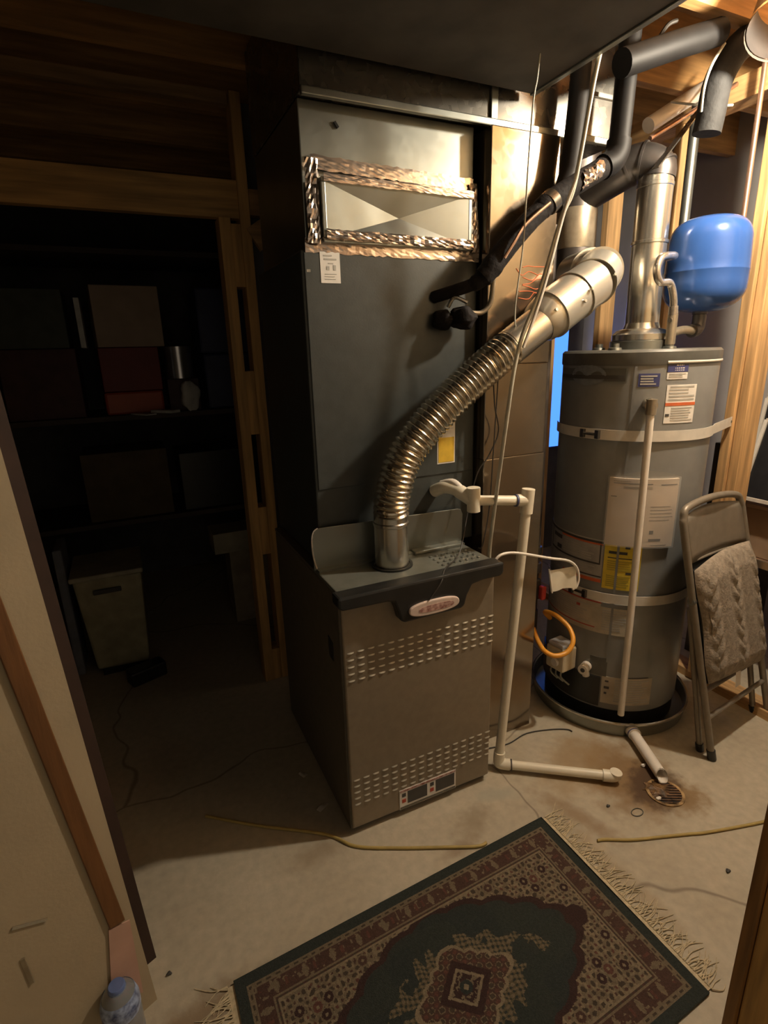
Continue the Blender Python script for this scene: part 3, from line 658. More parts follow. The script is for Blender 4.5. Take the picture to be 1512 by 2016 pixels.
MB().tube([(1.795, 1.405, 1.592), (1.79, 1.403, 1.625)], .016, 14).obj('nut', m_chrome, fc)
wp = tag(MB().tube([(2.13, 1.665, 1.50), (2.13, 1.665, 2.20), (2.13, 1.665, 2.425)], .019, 16).obj('riser_pipe', m_galv), 'grey water pipe rising behind the blue tank', 'pipe')
cpp = tag(MB().tube([(2.155, 1.44, 1.86), (2.155, 1.44, 2.425)], .009, 12).obj('copper_pipe', m_copper), 'thin copper pipe above the right of the blue tank', 'pipe')

# ------------------------------------------------------------------ gas line
gl = thing('gas_pipe', 'black iron gas pipe with a red shutoff handle beside the water heater', 'pipe', (1.425, 1.62, .35))
MB().tube([(1.425, 1.62, .44), (1.425, 1.62, 1.9)], .015, 16).obj('riser', m_iron, gl)
MB().tube([(1.425, 1.62, .62), (1.425, 1.62, .66)], .023, 16).obj('coupling', m_iron, gl)
MB().tube([(1.425, 1.62, .70), (1.425, 1.62, .73)], .022, 16).obj('coupling', m_galv_dark, gl)
MB().box(1.405, 1.445, 1.60, 1.64, .50, .59).obj('valve', m_iron, gl, .006)
MB().box(1.428, 1.452, 1.575, 1.60, .505, .565).obj('valve_handle', m_redval, gl, .006)
MB().tube([(1.425, 1.62, .36), (1.425, 1.62, .45)], .019, 16).obj('union', m_iron, gl)
gf = tag(MB().tube(spline([(1.425, 1.615, .37), (1.395, 1.56, .36), (1.352, 1.488, .372), (1.335, 1.44, .372), (1.352, 1.405, .365), (1.40, 1.392, .372), (1.437, 1.40, .405), (1.452, 1.44, .442), (1.44, 1.50, .470), (1.445, 1.57, .455), (1.50, 1.60, .40)], 8), .0095, 14).obj('gas_hose', m_gasyel), 'looped yellow coated gas connector hose by the burner control', 'hose')

# ------------------------------------------------------------------ condensate drain
cdp = thing('condensate_drain', 'cream plastic drain pipe running from the coil case down to the floor', 'pipe', (1.1, 1.36, 0))
r1 = .0165
MB().tube(spline([(.905, 1.545, 1.045), (.918, 1.50, 1.066), (.94, 1.46, 1.062), (.968, 1.41, 1.036)], 6), [.021] * 13 + [.023] * 6, 18).obj('trap', m_cream, cdp)
MB().tube(spline([(.915, 1.515, 1.075), (.935, 1.47, 1.085), (.955, 1.43, 1.05)], 6), .012, 12).obj('trap_tape', m_pvcw, cdp)
MB().tube([(.969, 1.405, 1.0), (.967, 1.405, 1.078)], .0215, 18).obj('tee', m_cream, cdp)
MB().tube([(.968, 1.405, 1.036), (1.155, 1.37, 1.017)], r1, 18).obj('upper_run', m_cream, cdp)
MB().tube([(1.112, 1.378, 1.0215), (1.117, 1.377, 1.021)], .0205, 18).obj('primer_ring', M('blue_primer2', (.08, .09, .2), .5), cdp)
MB().tube([(1.118, 1.377, 1.0215), (1.150, 1.371, 1.018)], .0205, 18).obj('tee', m_cream, cdp)
MB().tube([(1.1525, 1.37, .975), (1.159, 1.37, 1.056)], .0215, 18).obj('tee', m_cream, cdp)
MB().tube([(1.156, 1.37, 1.02), (1.066, 1.352, .06)], r1, 18).obj('downpipe', m_cream, cdp)
MB().tube(spline([(1.067, 1.352, .075), (1.064, 1.351, .04), (1.068, 1.346, .028), (1.095, 1.325, .027)], 6), .0205, 18).obj('elbow', m_cream, cdp)
MB().tube([(1.075, 1.340, .026), (1.375, 1.118, .028)], r1, 18).obj('floor_run', m_cream, cdp)
MB().tube(spline([(1.355, 1.133, .0275), (1.378, 1.116, .028), (1.389, 1.109, .033), (1.391, 1.107, .047)], 6), .021, 18).obj('elbow', m_cream, cdp)
MB().tube([(1.098, 1.323, .0265), (1.101, 1.321, .0265)], .0209, 18).obj('primer_ring', m_ink, cdp)

# ------------------------------------------------------------------ refrigerant line set
ls = thing('refrigerant_line', 'thick black foam wrapped pipe dropping from the ceiling and bending to the coil case', 'pipe', (1.2, 1.42, 1.6))
MB().tube([(1.500, 1.42, 2.425), (1.487, 1.42, 2.09)], .031, 20).obj('drop', m_abs, ls)
MB().tube(spline([(1.487, 1.42, 2.10), (1.483, 1.42, 2.066), (1.462, 1.42, 2.038), (1.43, 1.42, 2.022)], 6), .036, 20).obj('elbow', m_abs, ls)
MB().tube(spline([(1.44, 1.42, 2.026), (1.38, 1.42, 1.995), (1.318, 1.42, 1.963), (1.225, 1.425, 1.909), (1.205, 1.43, 1.89)], 6), .031, 20).obj('upper_wrap', m_rubber, ls)
MB().tube(spline([(1.225, 1.427, 1.905), (1.16, 1.43, 1.855), (1.082, 1.435, 1.778), (1.03, 1.44, 1.72), (1.0, 1.455, 1.690), (.955, 1.49, 1.672), (.905, 1.55, 1.655)], 6),
          [.029] * 6 + [.030] * 6 + [.031] * 4 + [.033, .033] + [.030] * 4 + [.023] * 4 + [.018] * 11, 18).obj('lower_wrap', m_rubber, ls)
MB().tube([(1.245, 1.424, 1.922), (1.225, 1.425, 1.906)], .0335, 18).obj('tape_band', m_galv_dark, ls)
MB().tube([(1.352, 1.45, 2.425), (1.342, 1.45, 2.192), (1.322, 1.445, 2.01), (1.290, 1.435, 1.945), (1.255, 1.43, 1.91)], .029, 18).obj('second_drop', m_abs, ls)
fw = MB(); RR = random.Random(12)
fw.grid(12, 8, lambda u, v: (1.40 - .075 * u + RR.uniform(-.003, .003), 1.42 - .036 * math.cos((v - .5) * 2) + RR.uniform(-.004, .002), 2.008 - .04 * u + .03 * math.sin((v - .5) * 2) + RR.uniform(-.003, .003)), False)
fw.obj('foil_patch', m_foil, ls)
MB().tube(spline([(1.20, 1.385, 1.90), (1.12, 1.39, 1.84), (1.08, 1.39, 1.79), (1.055, 1.40, 1.75)], 6), .005, 8).obj('liquid_line', m_copper, ls)
xv = thing('expansion_valve', 'lumpy black taped valve on the coil case front', 'valve', (.965, 1.49, 1.57))
RV = random.Random(5)
def blob(c, r, seed):
    R_3 = random.Random(seed); ph = [R_3.uniform(0, 6) for _ in range(6)]
    def fn(u, v):
        a = 2 * math.pi * u; b2 = math.pi * v
        k = 1 + .16 * math.sin(3 * a + ph[0]) * math.sin(b2) + .14 * math.sin(5 * b2 + ph[1] + 2 * math.cos(a)) * math.sin(b2)
        return (c[0] + r[0] * k * math.sin(b2) * math.cos(a), c[1] + r[1] * k * math.sin(b2) * math.sin(a), c[2] + r[2] * k * math.cos(b2))
    return MB().grid(18, 12, fn)
blob((.975, 1.485, 1.592), (.042, .035, .034), 1).obj('taped_body', m_rubber, xv)
blob((.925, 1.52, 1.588), (.032, .030, .030), 2).obj('taped_inlet', m_rubber, xv)
MB().tube(spline([(.935, 1.51, 1.625), (.945, 1.49, 1.65), (.98, 1.475, 1.635)], 5), .006, 8).obj('sensing_tube', m_steel, xv)
MB().tube(spline([(1.0, 1.485, 1.607), (1.035, 1.478, 1.607), (1.058, 1.47, 1.63), (1.060, 1.462, 1.66), (1.055, 1.45, 1.70)], 6), .0075, 10).obj('copper_tail', m_brass, xv)

# ------------------------------------------------------------------ overhead pipes, cables at the right
tag(MB().tube([(1.395, 1.345, 2.253), (1.590, 1.340, 2.325), (1.765, 1.335, 2.386)], .036, 18).obj('waste_pipe', m_abs), 'black plastic waste pipe slanting up under the joists', 'pipe')
tag(MB().tube(spline([(1.842, 1.395, 2.15), (1.845, 1.39, 2.20), (1.848, 1.38, 2.29), (1.875, 1.36, 2.36), (1.93, 1.34, 2.41)], 6), .043, 20).obj('flexible_duct', M('grey_flex_duct', (.028, .028, .028), .7, 0, .2, 20, .3, 60, spec=.2)), 'dark grey flexible duct hanging beside the black waste pipe', 'duct')
rdct = thing('round_duct', 'short round dark duct boot with a bright rim under the joists', 'duct', (1.80, 1.16, 2.30))
MB().tube([(1.80, 1.17, 2.33), (1.86, 1.19, 2.424)], .085, 32, False).obj('boot', m_ventdark, rdct)
MB().tube([(1.796, 1.168, 2.325), (1.801, 1.170, 2.333)], .089, 32, False).obj('rim', m_steel, rdct)
tag(MB().bar((1.712, 1.47, 2.06), (2.06, 1.47, 2.424), .004, .026, (0, 1, 0)).obj('hanger_strap', m_galv_dark), 'flat grey hanger strap slanting up from the heater vent elbow', 'strap')
tag(MB().tube([(1.83, 1.62, 2.245), (2.085, 1.60, 2.39), (2.16, 1.60, 2.42)], .026, 18).obj('drain_pipe', m_pvcw), 'pale plastic pipe under the joists near the stud wall', 'pipe')
tag(MB().tube([(1.80, 1.58, 2.19), (2.06, 1.565, 2.33), (2.19, 1.56, 2.40)], .008, 10).obj('copper_line', m_copper), 'thin copper line below the pale plastic pipe', 'pipe')
cb = thing('conduit_cable', 'long pale cable dropping past the flue to the furnace side', 'cable', (1.1, 1.33, .8))
MB().tube(spline([(1.236, 1.25, 2.424), (1.228, 1.25, 2.26), (1.215, 1.26, 2.153), (1.195, 1.285, 1.923), (1.169, 1.30, 1.84), (1.11, 1.31, 1.643), (1.054, 1.32, 1.493), (1.025, 1.33, 1.258), (1.043, 1.41, .892), (1.048, 1.42, .797)], 8), .0062, 10).obj('sheath', m_wire, cb)
MB().tube(spline([(1.185, 1.272, 1.93), (1.172, 1.295, 1.85), (1.118, 1.302, 1.65), (1.064, 1.31, 1.50)], 8), .0045, 8).obj('second_conductor', m_strap, cb)
def wire(name, P, r, mat, label):
    return tag(MB().tube(spline(P, 8), r, 8).obj(name, mat), label, 'wire')
wire('thermostat_wire', [(1.07, 1.30, 2.205), (1.064, 1.3, 2.15), (1.055, 1.3, 2.1), (1.063, 1.32, 1.97), (1.089, 1.36, 1.782), (1.083, 1.375, 1.637), (1.085, 1.378, 1.57), (1.105, 1.39, 1.56)], .0022, m_wire, 'thin grey wire hanging from the branch duct to the flue')
wire('control_wire', [(1.07, 1.46, 1.43), (1.085, 1.465, 1.321), (1.112, 1.478, 1.235), (1.075, 1.478, 1.158), (1.03, 1.478, 1.10), (.99, 1.47, .974), (.914, 1.40, .87), (.81, 1.32, .862), (.775, 1.284, .84), (.73, 1.278, .795)], .0022, m_wiredark, 'thin dark wire draped over the furnace hood')
wire('signal_wire', [(1.100, 1.47, 1.46), (1.095, 1.47, 1.321), (1.087, 1.47, 1.156), (1.078, 1.47, .982), (1.040, 1.45, .86), (1.015, 1.44, .855)], .002, m_wiredark, 'thin dark wire hanging straight down the return duct')
wire('black_cable', [(1.66, 1.40, 2.424), (1.63, 1.405, 2.41), (1.60, 1.41, 2.37), (1.59, 1.415, 2.34), (1.64, 1.43, 2.35)], .006, m_wiredark, 'black cable looping from a joist beside the waste pipe')
wire('tie_wire', [(1.86, 1.56, 2.30), (1.90, 1.52, 2.285), (1.96, 1.47, 2.27), (2.03, 1.45, 2.275)], .004, m_wire, 'grey cable end crossing the pale plastic pipe')
wire('lead_wire', [(1.79, 1.33, 2.36), (1.75, 1.335, 2.30), (1.735, 1.34, 2.24), (1.76, 1.36, 2.19)], .004, m_wire, 'curved grey cable hugging the flexible duct')
wire('floor_wire', [(1.09, 1.455, .004), (1.18, 1.44, .004), (1.28, 1.455, .004), (1.38, 1.43, .004), (1.44, 1.40, .004), (1.45, 1.38, .004)], .0022, m_wiredark, 'thin dark wire lying on the floor by the drain pan')
ww = thing('pull_switch_lead', 'white cable with a folded paper tag beside the cream drain pipe', 'cable', (1.2, 1.34, .7))
MB().tube(spline([(1.008, 1.335, .848), (1.025, 1.332, .862), (1.06, 1.33, .864), (1.107, 1.318, .856), (1.225, 1.325, .816), (1.308, 1.335, .789), (1.350, 1.34, .765), (1.376, 1.345, .735), (1.385, 1.346, .70), (1.378, 1.346, .672), (1.36, 1.346, .664)], 8), .0048, 10).obj('cable', m_pvcw, ww)
MB().grid(12, 6, lambda u, v: (1.237 + .135 * u + .016 * (1 - v) * (1 - u), 1.340 + .008 * math.sin(math.pi * u) - .006 * math.sin(2.2 * math.pi * u * (1 - .4 * v)), .680 + .083 * v - .012 * u)).obj('paper_tag', m_cream, ww)
MB().tube([(1.258, 1.338, .676), (1.238, 1.338, .768)], .003, 8).obj('tag_fold', m_pvcw, ww)

# ------------------------------------------------------------------ folding chair
fc_ = thing('folding_chair', 'folded taupe metal chair with a knitted seat cover leaning on the water heater', 'chair', (2.0, 1.06, 0))
L0, L1, Q0, Q1 = Vector((1.798, 1.029, .012)), Vector((1.648, 1.172, .958)), Vector((2.232, 1.085, .012)), Vector((2.015, 1.208, .958))
def CP(s, t, off=0.):
    p = L0.lerp(L1, t).lerp(Q0.lerp(Q1, t), s); return p + CN * off
CN = (Q0 - L0).cross(L1 - L0).normalized()
if CN.y > 0: CN = -CN
def railpts(t0): return [CP(0, t0), CP(0, .5), CP(0, .90), CP(.02, .97), CP(.10, 1.005), CP(.5, 1.02), CP(.90, 1.005), CP(.98, .97), CP(1, .90), CP(1, .5), CP(1, t0)]
MB().tube(spline(railpts(0), 6), .0125, 14).obj('back_frame', m_chair, fc_)
for s in (0, 1):
    MB().tube([CP(s, -.010), CP(s, .03)], .0155, 14).obj('foot_cap', m_black, fc_)
MB().grid(12, 6, lambda u, v: CP(.03 + .94 * u, .80 + .175 * v + .018 * math.sin(math.pi * u) * v, -.012 + .018 * (2 * u - 1) ** 2)).obj('back_panel', m_chair, fc_).modifiers.new('s', 'SOLIDIFY').thickness = .004
MB().tube([CP(.03, .80, -.006), CP(.5, .80, -.014), CP(.97, .80, -.006)], .006, 10).obj('panel_hem', m_chair, fc_)
MB().box(0, 0, 0, 0, 0, 0) if False else None
MB().bar(CP(.02, .765, -.012), CP(.98, .765, -.012), .006, .06, (L1 - L0).normalized()).obj('seat_bracket', m_black, fc_)
for s, n_ in ((.03, 0), (.97, 1)):
    MB().tube([CP(s, .62, -.02), CP(s, .30, -.035), CP(s, .012, -.05)], .011, 12).obj('leg', m_chair, fc_)
    MB().tube([CP(s, -.002, -.050), CP(s, .03, -.0495)], .0145, 12).obj('foot_cap', m_black, fc_)
MB().tube([CP(0, .17), CP(1, .17)], .009, 12).obj('stretcher', m_chair, fc_)
MB().tube([CP(.03, .245, -.037), CP(.97, .245, -.037)], .009, 12).obj('stretcher', m_chair, fc_)
MB().tube([CP(-.03, .655, .0), CP(.02, .655, .0)], .013, 12).obj('hinge_pivot', m_galv, fc_)
def knit(u, v):
    e = min(1, 7 * min(u, 1 - u)) ** .5 * min(1, 7 * min(v, 1 - v)) ** .5
    colm = u * 5
    k = colm - math.floor(colm)
    br = .5 + .5 * math.sin(v * 46 + (1 if k < .5 else -1) * k * 9) if int(colm) % 2 == 0 else .35 + .15 * math.sin(u * 160) * math.sin(v * 120)
    hgt = .014 + .034 * e + .010 * e * br * math.sin(math.pi * k)
    rx = .018 * math.sin(v * 9) * (1 if u > .5 else -1) * (abs(u - .5) > .45)
    top = .05 * (1 - (2 * u - 1) ** 2)
    return CP(.03 + .95 * u + rx, .30 + (.475 + .035 * u) * v + .02 * math.sin(math.pi * u) * (v > .5) - .035 * (u - .5) * (1 - v), hgt)
MB().grid(70, 90, knit).obj('seat_cover', m_knit, fc_, label='cable knit seat cover')
MB().hexa([CP(.05, .31, -.012), CP(.95, .31, -.012), CP(.95, .31, .014), CP(.05, .31, .014), CP(.05, .77, -.012), CP(.95, .77, -.012), CP(.95, .77, .014), CP(.05, .77, .014)]).obj('seat', m_black, fc_, .006)
MB().grid(3, 4, lambda u, v: CP(.47 + .09 * u + .01 * v, .225 + .10 * v, .018 - .012 * (1 - v))).obj('fabric_tag', m_pvcw, fc_)

# ------------------------------------------------------------------ things beyond the studs
tb = thing('work_table', 'low table with a metal edge standing behind the stud wall', 'table', (2.75, 1.2, 0))
MB().box(2.40, 2.98, .70, 1.62, .56, .585).obj('top', M('table_top_brown', (.22, .13, .08), .5), tb, .003)
MB().box(2.392, 2.40, .70, 1.62, .552, .588).obj('edge_trim', m_steel, tb, .002)
for x in (2.43, 2.95):
    for y in (.74, 1.58):
        MB().box(x - .02, x + .02, y - .02, y + .02, 0, .56).obj('leg', m_iron, tb)
bx = thing('cardboard_box', 'open cardboard box on the table behind the stud wall', 'box', (2.62, 1.2, .586))
MB().box(2.42, 2.80, .95, 1.50, .586, .80).obj('body', m_card, bx, .003)
MB().add([(2.42, .95, .80), (2.42, 1.50, .80), (2.36, 1.50, .83), (2.36, .97, .835)], [(0, 1, 2, 3)]).obj('flap', m_card, bx)
def frame(name, label, y0, y1, z0, h, x, lean, g=.012):
    t = thing(name, label, 'picture frame', (x, (y0 + y1) / 2, z0), 'frames leaning behind the stud wall')
    def pt(y, z_, o=0): return Vector((x + lean * z_ / h + o, y, z0 + z_))
    for a, b2, nm in [((y0, 0), (y1, 0), 'b'), ((y0, h), (y1, h), 't'), ((y0, 0), (y0, h), 'l'), ((y1, 0), (y1, h), 'r')]:
        MB().bar(pt(*a), pt(*b2), .014, g, (1, 0, 0)).obj('moulding', m_strap, t)
    MB().hexa([pt(y0, 0, .002), pt(y1, 0, .002), pt(y1, 0, .008), pt(y0, 0, .008), pt(y0, h, .002), pt(y1, h, .002), pt(y1, h, .008), pt(y0, h, .008)]).obj('glazing', M('dark_glazing', (.02, .02, .022), .12), t)
frame('picture_frame', 'dark glazed frame with a thin pale moulding leaning on the cardboard box', 1.02, 1.438, .842, .33, 2.40, .10)
frame('picture_frame', 'taller dark frame standing behind the leaning one', 1.04, 1.52, .812, .44, 2.56, .06)
bk = tag(MB().box(2.42, 2.52, 1.53, 1.60, .586, 1.06).obj('storage_carton', m_black, None, .004), 'small dark carton seen beside the double stud', 'box')

# ------------------------------------------------------------------ store room contents
def bxo(name, label, cat, x0, x1, y0, y1, z0, z1, mat, bev=.004, group=None, rz=0.):
    o = MB().box(x0, x1, y0, y1, z0, z1).obj(name, mat, None, bev); o.rotation_euler.z = rz; return tag(o, label, cat, group)
sh = thing('storage_shelf', 'dark wooden shelving crowded with stored things in the back room', 'shelf', (.1, 3.5, 0))
m_shelf = M('dark_shelf_wood', (.065, .045, .035), .7, 0, .2, 8)
for z_ in (.62, 1.19, 2.0): MB().box(-.80, .95, 3.22, 3.75, z_, z_ + .025).obj('shelf_board', m_shelf, sh)
for x in (-.80, .93):
    for y in (3.22, 3.71): MB().box(x, x + .04, y, y + .04, 0, 2.05).obj('post', m_shelf, sh)
m_tan = M('tan_box_board', (.40, .31, .24), .75, 0, .08, 10)
m_redbox = M('red_box_board', (.17, .012, .010), .5, 0, .1, 10)
m_orangebox = M('orange_tub', (.42, .07, .022), .45, 0, .1, 10)
m_tin = M('silver_tin', (.62, .62, .64), .25, .85, .1, 10)
m_navy = M('navy_bin', (.05, .06, .13), .4, 0, .15, 10)
m_greybag = M('white_bag', (.62, .62, .60), .6, 0, .1, 20)
bxo('storage_box', 'orange tub at the bottom of the stack on the store shelf', 'tub', -.09, .20, 3.26, 3.50, 1.216, 1.335, m_orangebox, .012, None, .06)
bxo('storage_box', 'red box under the tan box on the store shelf', 'box', -.085, .205, 3.26, 3.52, 1.337, 1.56, m_redbox, .004, None, .04)
bxo('storage_box', 'tan box on top of the red box on the store shelf', 'box', -.085, .235, 3.24, 3.52, 1.562, 1.86, m_tan, .004, None, .08)
cn = thing('storage_tin', 'shiny round tin beside the red box on the store shelf', 'tin', (.315, 3.36, 1.216))
MB().lathe([(0, 1.39), (.072, 1.39), (.072, 1.54), (0, 1.54)], (.315, 3.36), 28).obj('body', m_tin, cn)
MB().lathe([(.074, 1.535), (.075, 1.56), (0, 1.562)], (.315, 3.36), 28).obj('lid', m_tin, cn)
bxo('storage_box', 'dark plum carton under the shiny tin', 'box', .235, .40, 3.28, 3.46, 1.216, 1.389, M('plum_carton', (.07, .035, .04), .6), .004)
blob((.335, 3.225, 1.30), (.050, .038, .08), 8).obj('white_bag', m_greybag); tag(bpy.data.objects['white_bag'], 'small crumpled white bag on the store shelf edge', 'bag')
bpy.data.objects['white_bag'].location.z = 1.216
for k, (x, y, a) in enumerate([(.09, 3.20, .5), (.20, 3.19, .7)]):
    o = MB().box(x - .03, x + .03, y - .075, y + .075, 1.216 + k * .004, 1.222 + k * .012).obj('leaflet', m_greybag); o.rotation_euler = (0, .0, a)
    tag(o, ['pale leaflet lying before the orange tub', 'thicker pale booklet overhanging the shelf beside the white bag'][k], 'paper')
bxo('storage_bin', 'upper navy bin on the right of the store shelf', 'bin', .43, .86, 3.26, 3.62, 1.52, 1.86, m_navy, .012)
bxo('storage_bin', 'lower navy bin on the right of the store shelf', 'bin', .44, .88, 3.26, 3.64, 1.216, 1.517, m_navy, .012)
bxo('storage_box', 'dark green carton left of the tan box', 'box', -.50, -.20, 3.26, 3.56, 1.562, 1.84, M('green_carton', (.07, .08, .06), .6), .004)
bxo('storage_box', 'dark red carton below the dark green one', 'box', -.52, -.18, 3.25, 3.56, 1.216, 1.56, M('maroon_carton', (.08, .03, .03), .6), .004)
bxo('folder', 'upright pale folder between the cartons on the store shelf', 'folder', -.150, -.125, 3.25, 3.45, 1.562, 1.80, m_greybag, .002)
bxo('storage_box', 'brown carton on the middle store shelf', 'box', -.25, .18, 3.26, 3.60, .646, 1.02, M('brown_carton', (.10, .07, .035), .7), .004)
bxo('storage_box', 'black carton beside the brown one on the middle store shelf', 'box', .24, .75, 3.26, 3.62, .646, .98, m_black, .004)
bin_ = thing('file_bin', 'cream plastic bin with a dark handle slot on the store floor', 'bin', (-.19, 2.86, 0))
MB().hexa([(-.30, 2.74, .04), (-.065, 2.72, .04), (-.055, 3.0, .04), (-.30, 3.02, .04), (-.335, 2.72, .52), (-.04, 2.70, .52), (-.03, 3.02, .52), (-.33, 3.04, .52)]).obj('body', M('cream_bin', (.34, .31, .20), .5), bin_, .012)
MB().box(-.255, -.135, 2.698, 2.712, .445, .468).obj('handle_slot', m_ink, bin_, .004)
MB().box(-.345, -.03, 2.695, 3.05, .52, .545).obj('lid', M('cream_lid', (.36, .33, .24), .5), bin_, .008)
MB().box(-.28, -.07, 2.75, 2.98, 0, .04).obj('base', m_black, bin_)
bxo('floor_box', 'pale carton on the store floor against the wall stud', 'box', .42, .80, 3.0, 3.20, 0, .44, M('pale_carton', (.33, .28, .20), .7), .004)
bxo('floor_box', 'flat cream box on top of the pale carton', 'box', .34, .72, 2.98, 3.18, .442, .56, M('cream_carton', (.36, .33, .25), .7), .004)
o = bxo('black_case', 'black case lying on the store floor before the cream bin', 'case', -.17, .0, 2.58, 2.66, 0, .075, m_black, .01, None, .35)
bxo('blue_sheet', 'blue grey folded sheet standing left of the cream bin', 'sheet', -.40, -.36, 2.80, 3.02, 0, .66, M('blue_grey_sheet', (.17, .18, .22), .7), .01)
tag(MB().tube([(.36, 3.30, 2.10), (.58, 3.30, 2.09)], .008, 8).obj('steel_rod', m_steel), 'thin bright rod resting high in the store room', 'rod')
bpy.data.objects['steel_rod'].location.z = 2.025

# ------------------------------------------------------------------ rug
rug = thing('rug', 'small dark green oriental rug with maroon border and medallion', 'rug', (.55, .79, 0))
A, B, Cq, Dq = Vector((.045, .475, 0)), Vector((1.062, .522, 0)), Vector((1.051, 1.102, 0)), Vector((.039, 1.057, 0))
RL, RW = 1.012, .58
def rug_p(u, v): return A.lerp(B, u).lerp(Dq.lerp(Cq, u), v)
def vn(x, y):
    def h(i, j):
        n = math.sin(i * 127.1 + j * 311.7) * 43758.5453; return n - math.floor(n)
    i, j = math.floor(x), math.floor(y); fx, fy = x - i, y - j
    fx = fx * fx * (3 - 2 * fx); fy = fy * fy * (3 - 2 * fy)
    return (h(i, j) * (1 - fx) + h(i + 1, j) * fx) * (1 - fy) + (h(i, j + 1) * (1 - fx) + h(i + 1, j + 1) * fx) * fy
TEAL, TEAL2, MAR, MAR2, TAN, TAN2, DARK, RED = (.037, .042, .037), (.034, .039, .036), (.078, .045, .035), (.048, .028, .025), (.215, .168, .110), (.165, .128, .085), (.066, .050, .036), (.110, .052, .040)
def rugcol(u, v):
    a = (u - .5) * RL; b = (v - .5) * RW
    da = RL / 2 - abs(a); db = RW / 2 - abs(b); d = min(da, db); along = b if da < db else a
    if d < .026: return TEAL
    if d < .031: return TAN2
    if d < .037: return DARK if int(abs(along) / .012) % 2 else TAN2
    if d < .041: return TAN2
    if d < .080:
        t = (abs(along) / .075) % 1; e = (d - .0605) / .02
        if abs(t - .5) < .10 * (1 - abs(e)) + .02 and abs(e) < .8: return TAN2
        if abs(t - .15) < .05 and abs(e) < .45: return RED
        if vn(a * 130, b * 130) > .78: return TAN2
        return MAR
    if d < .084: return TAN2
    if d < .089: return DARK if int(abs(along) / .009) % 2 else MAR
    if d < .094: return TAN
    # field outline (scalloped lens with round tips)
    ang = math.atan2(b / .20, a / .355)
    rr_ = ((abs(a) / .352) ** 1.6 + (abs(b) / .196) ** 1.6) ** (1 / 1.6)
    rr_ -= .055 * abs(math.sin(ang * 9))
    tip = math.hypot((abs(a) - .365) / .032, b / .030)
    if rr_ > 1.0 and tip > 1.0:
        n1 = vn(a * 62 + 4, b * 62); n2 = vn(a * 150 + 9, b * 150 + 3)
        wa = a + .012 * (vn(a * 40, b * 40) - .5); wb_ = b + .012 * (vn(a * 40 + 7, b * 40) - .5)
        sw = math.sin(wa * 210) * math.sin(wb_ * 210)
        for (fa, fb, c_) in [(.336, .137, RED), (.305, .145, MAR2), (.322, .113, MAR2), (.378, .150, MAR2), (.395, .075, MAR2), (.20, .178, MAR)]:
            q_ = math.hypot(abs(a) - fa, abs(b) - fb)
            if q_ < .004: return TAN
            if q_ < .012: return c_
            if q_ < .016: return TAN2
        if sw > .42: return DARK
        if sw < -.72: return RED if n1 > .6 else MAR
        return TAN if n2 > .55 else TAN2
    if tip <= 1.0 and rr_ > .93: return MAR2
    if rr_ > .925: return MAR2
    # centre diamond medallion
    dm = abs(a) / .055 + abs(b) / .048; q_ = math.hypot(a, b * 1.1)
    if q_ < .007: return TAN
    if q_ < .017: return TEAL2
    if dm < .80: return TAN2 if vn(a * 220, b * 220) > .62 else MAR2
    if dm < .98: return TAN
    if dm < 1.40: return MAR2
    lob = abs(a) / .150 + abs(b) / .108; th = math.atan2(b / .108, a / .150)
    lob -= .10 * abs(math.sin(th * 8))
    if lob < .86:
        cell = math.sin(a * 170 + b * 60) * math.sin(b * 190 - a * 50)
        return RED if cell > .6 else (MAR if cell > -.15 else (TAN2 if cell > -.45 else DARK))
    if lob < .95: return TAN
    # leafy sprays between the medallion points
    sp = abs(a) / .285 + abs(b) / .168
    gap = min(abs(abs(th) - t_) for t_ in (0, math.pi / 2, math.pi))
    if sp < .68 + .34 * vn(a * 48, b * 48) - (.30 if gap < .22 and abs(a) < .2 else 0):
        s_ = math.sin(a * 330 + b * 210 + 4 * vn(a * 60, b * 60)) * math.sin(b * 290 - a * 150)
        return TAN2 if s_ > .22 else ((.105, .085, .052) if s_ > -.45 else TEAL)
    return TEAL if vn(a * 9, b * 9) > .45 else TEAL2
nu, nv = 420, 240
rm = MB().grid(nu, nv, lambda u, v: rug_p(u, v) + Vector((0, 0, .0085 + .0022 * math.sin(u * 7 + 1) * math.sin(v * 4 + 2))))
pile = rm.obj('pile', m_rug_back, rug)
me = pile.data; ca = me.color_attributes.new('weave', 'FLOAT_COLOR', 'CORNER')
buf = []
for p in me.polygons:
    i = p.index % nu; j = p.index // nu
    c = rugcol((i + .5) / nu, (j + .5) / nv); k = .82 + .36 * vn(i * .9, j * .9)
    buf += [c[0] * k, c[1] * k, c[2] * k, 1] * 4
ca.data.foreach_set('color', buf)
m_rug = M('woven_rug', (.1, .1, .1), .97, 0, .1, 10, .5, 420)
nt = m_rug.node_tree; at = nt.nodes.new('ShaderNodeVertexColor'); at.layer_name = 'weave'; nt.links.new(at.outputs[0], nt.nodes['Principled BSDF'].inputs['Base Color'])
nt.nodes['Principled BSDF'].inputs['Specular IOR Level'].default_value = .1
me.materials[0] = m_rug
ed = MB(); n = 40
ring = [(k / n, 0) for k in range(n)] + [(1, k / n) for k in range(n)] + [(1 - k / n, 1) for k in range(n)] + [(0, 1 - k / n) for k in range(n)]
for k in range(len(ring)):
    p = rug_p(*ring[k]); q = rug_p(*ring[(k + 1) % len(ring)])
    e0 = Vector((0, 0, .0105)); ed.add([p + Vector((0, 0, .001)), q + Vector((0, 0, .001)), q + e0, p + e0], [(0, 1, 2, 3)])
ed.obj('binding', m_rug_back, rug)
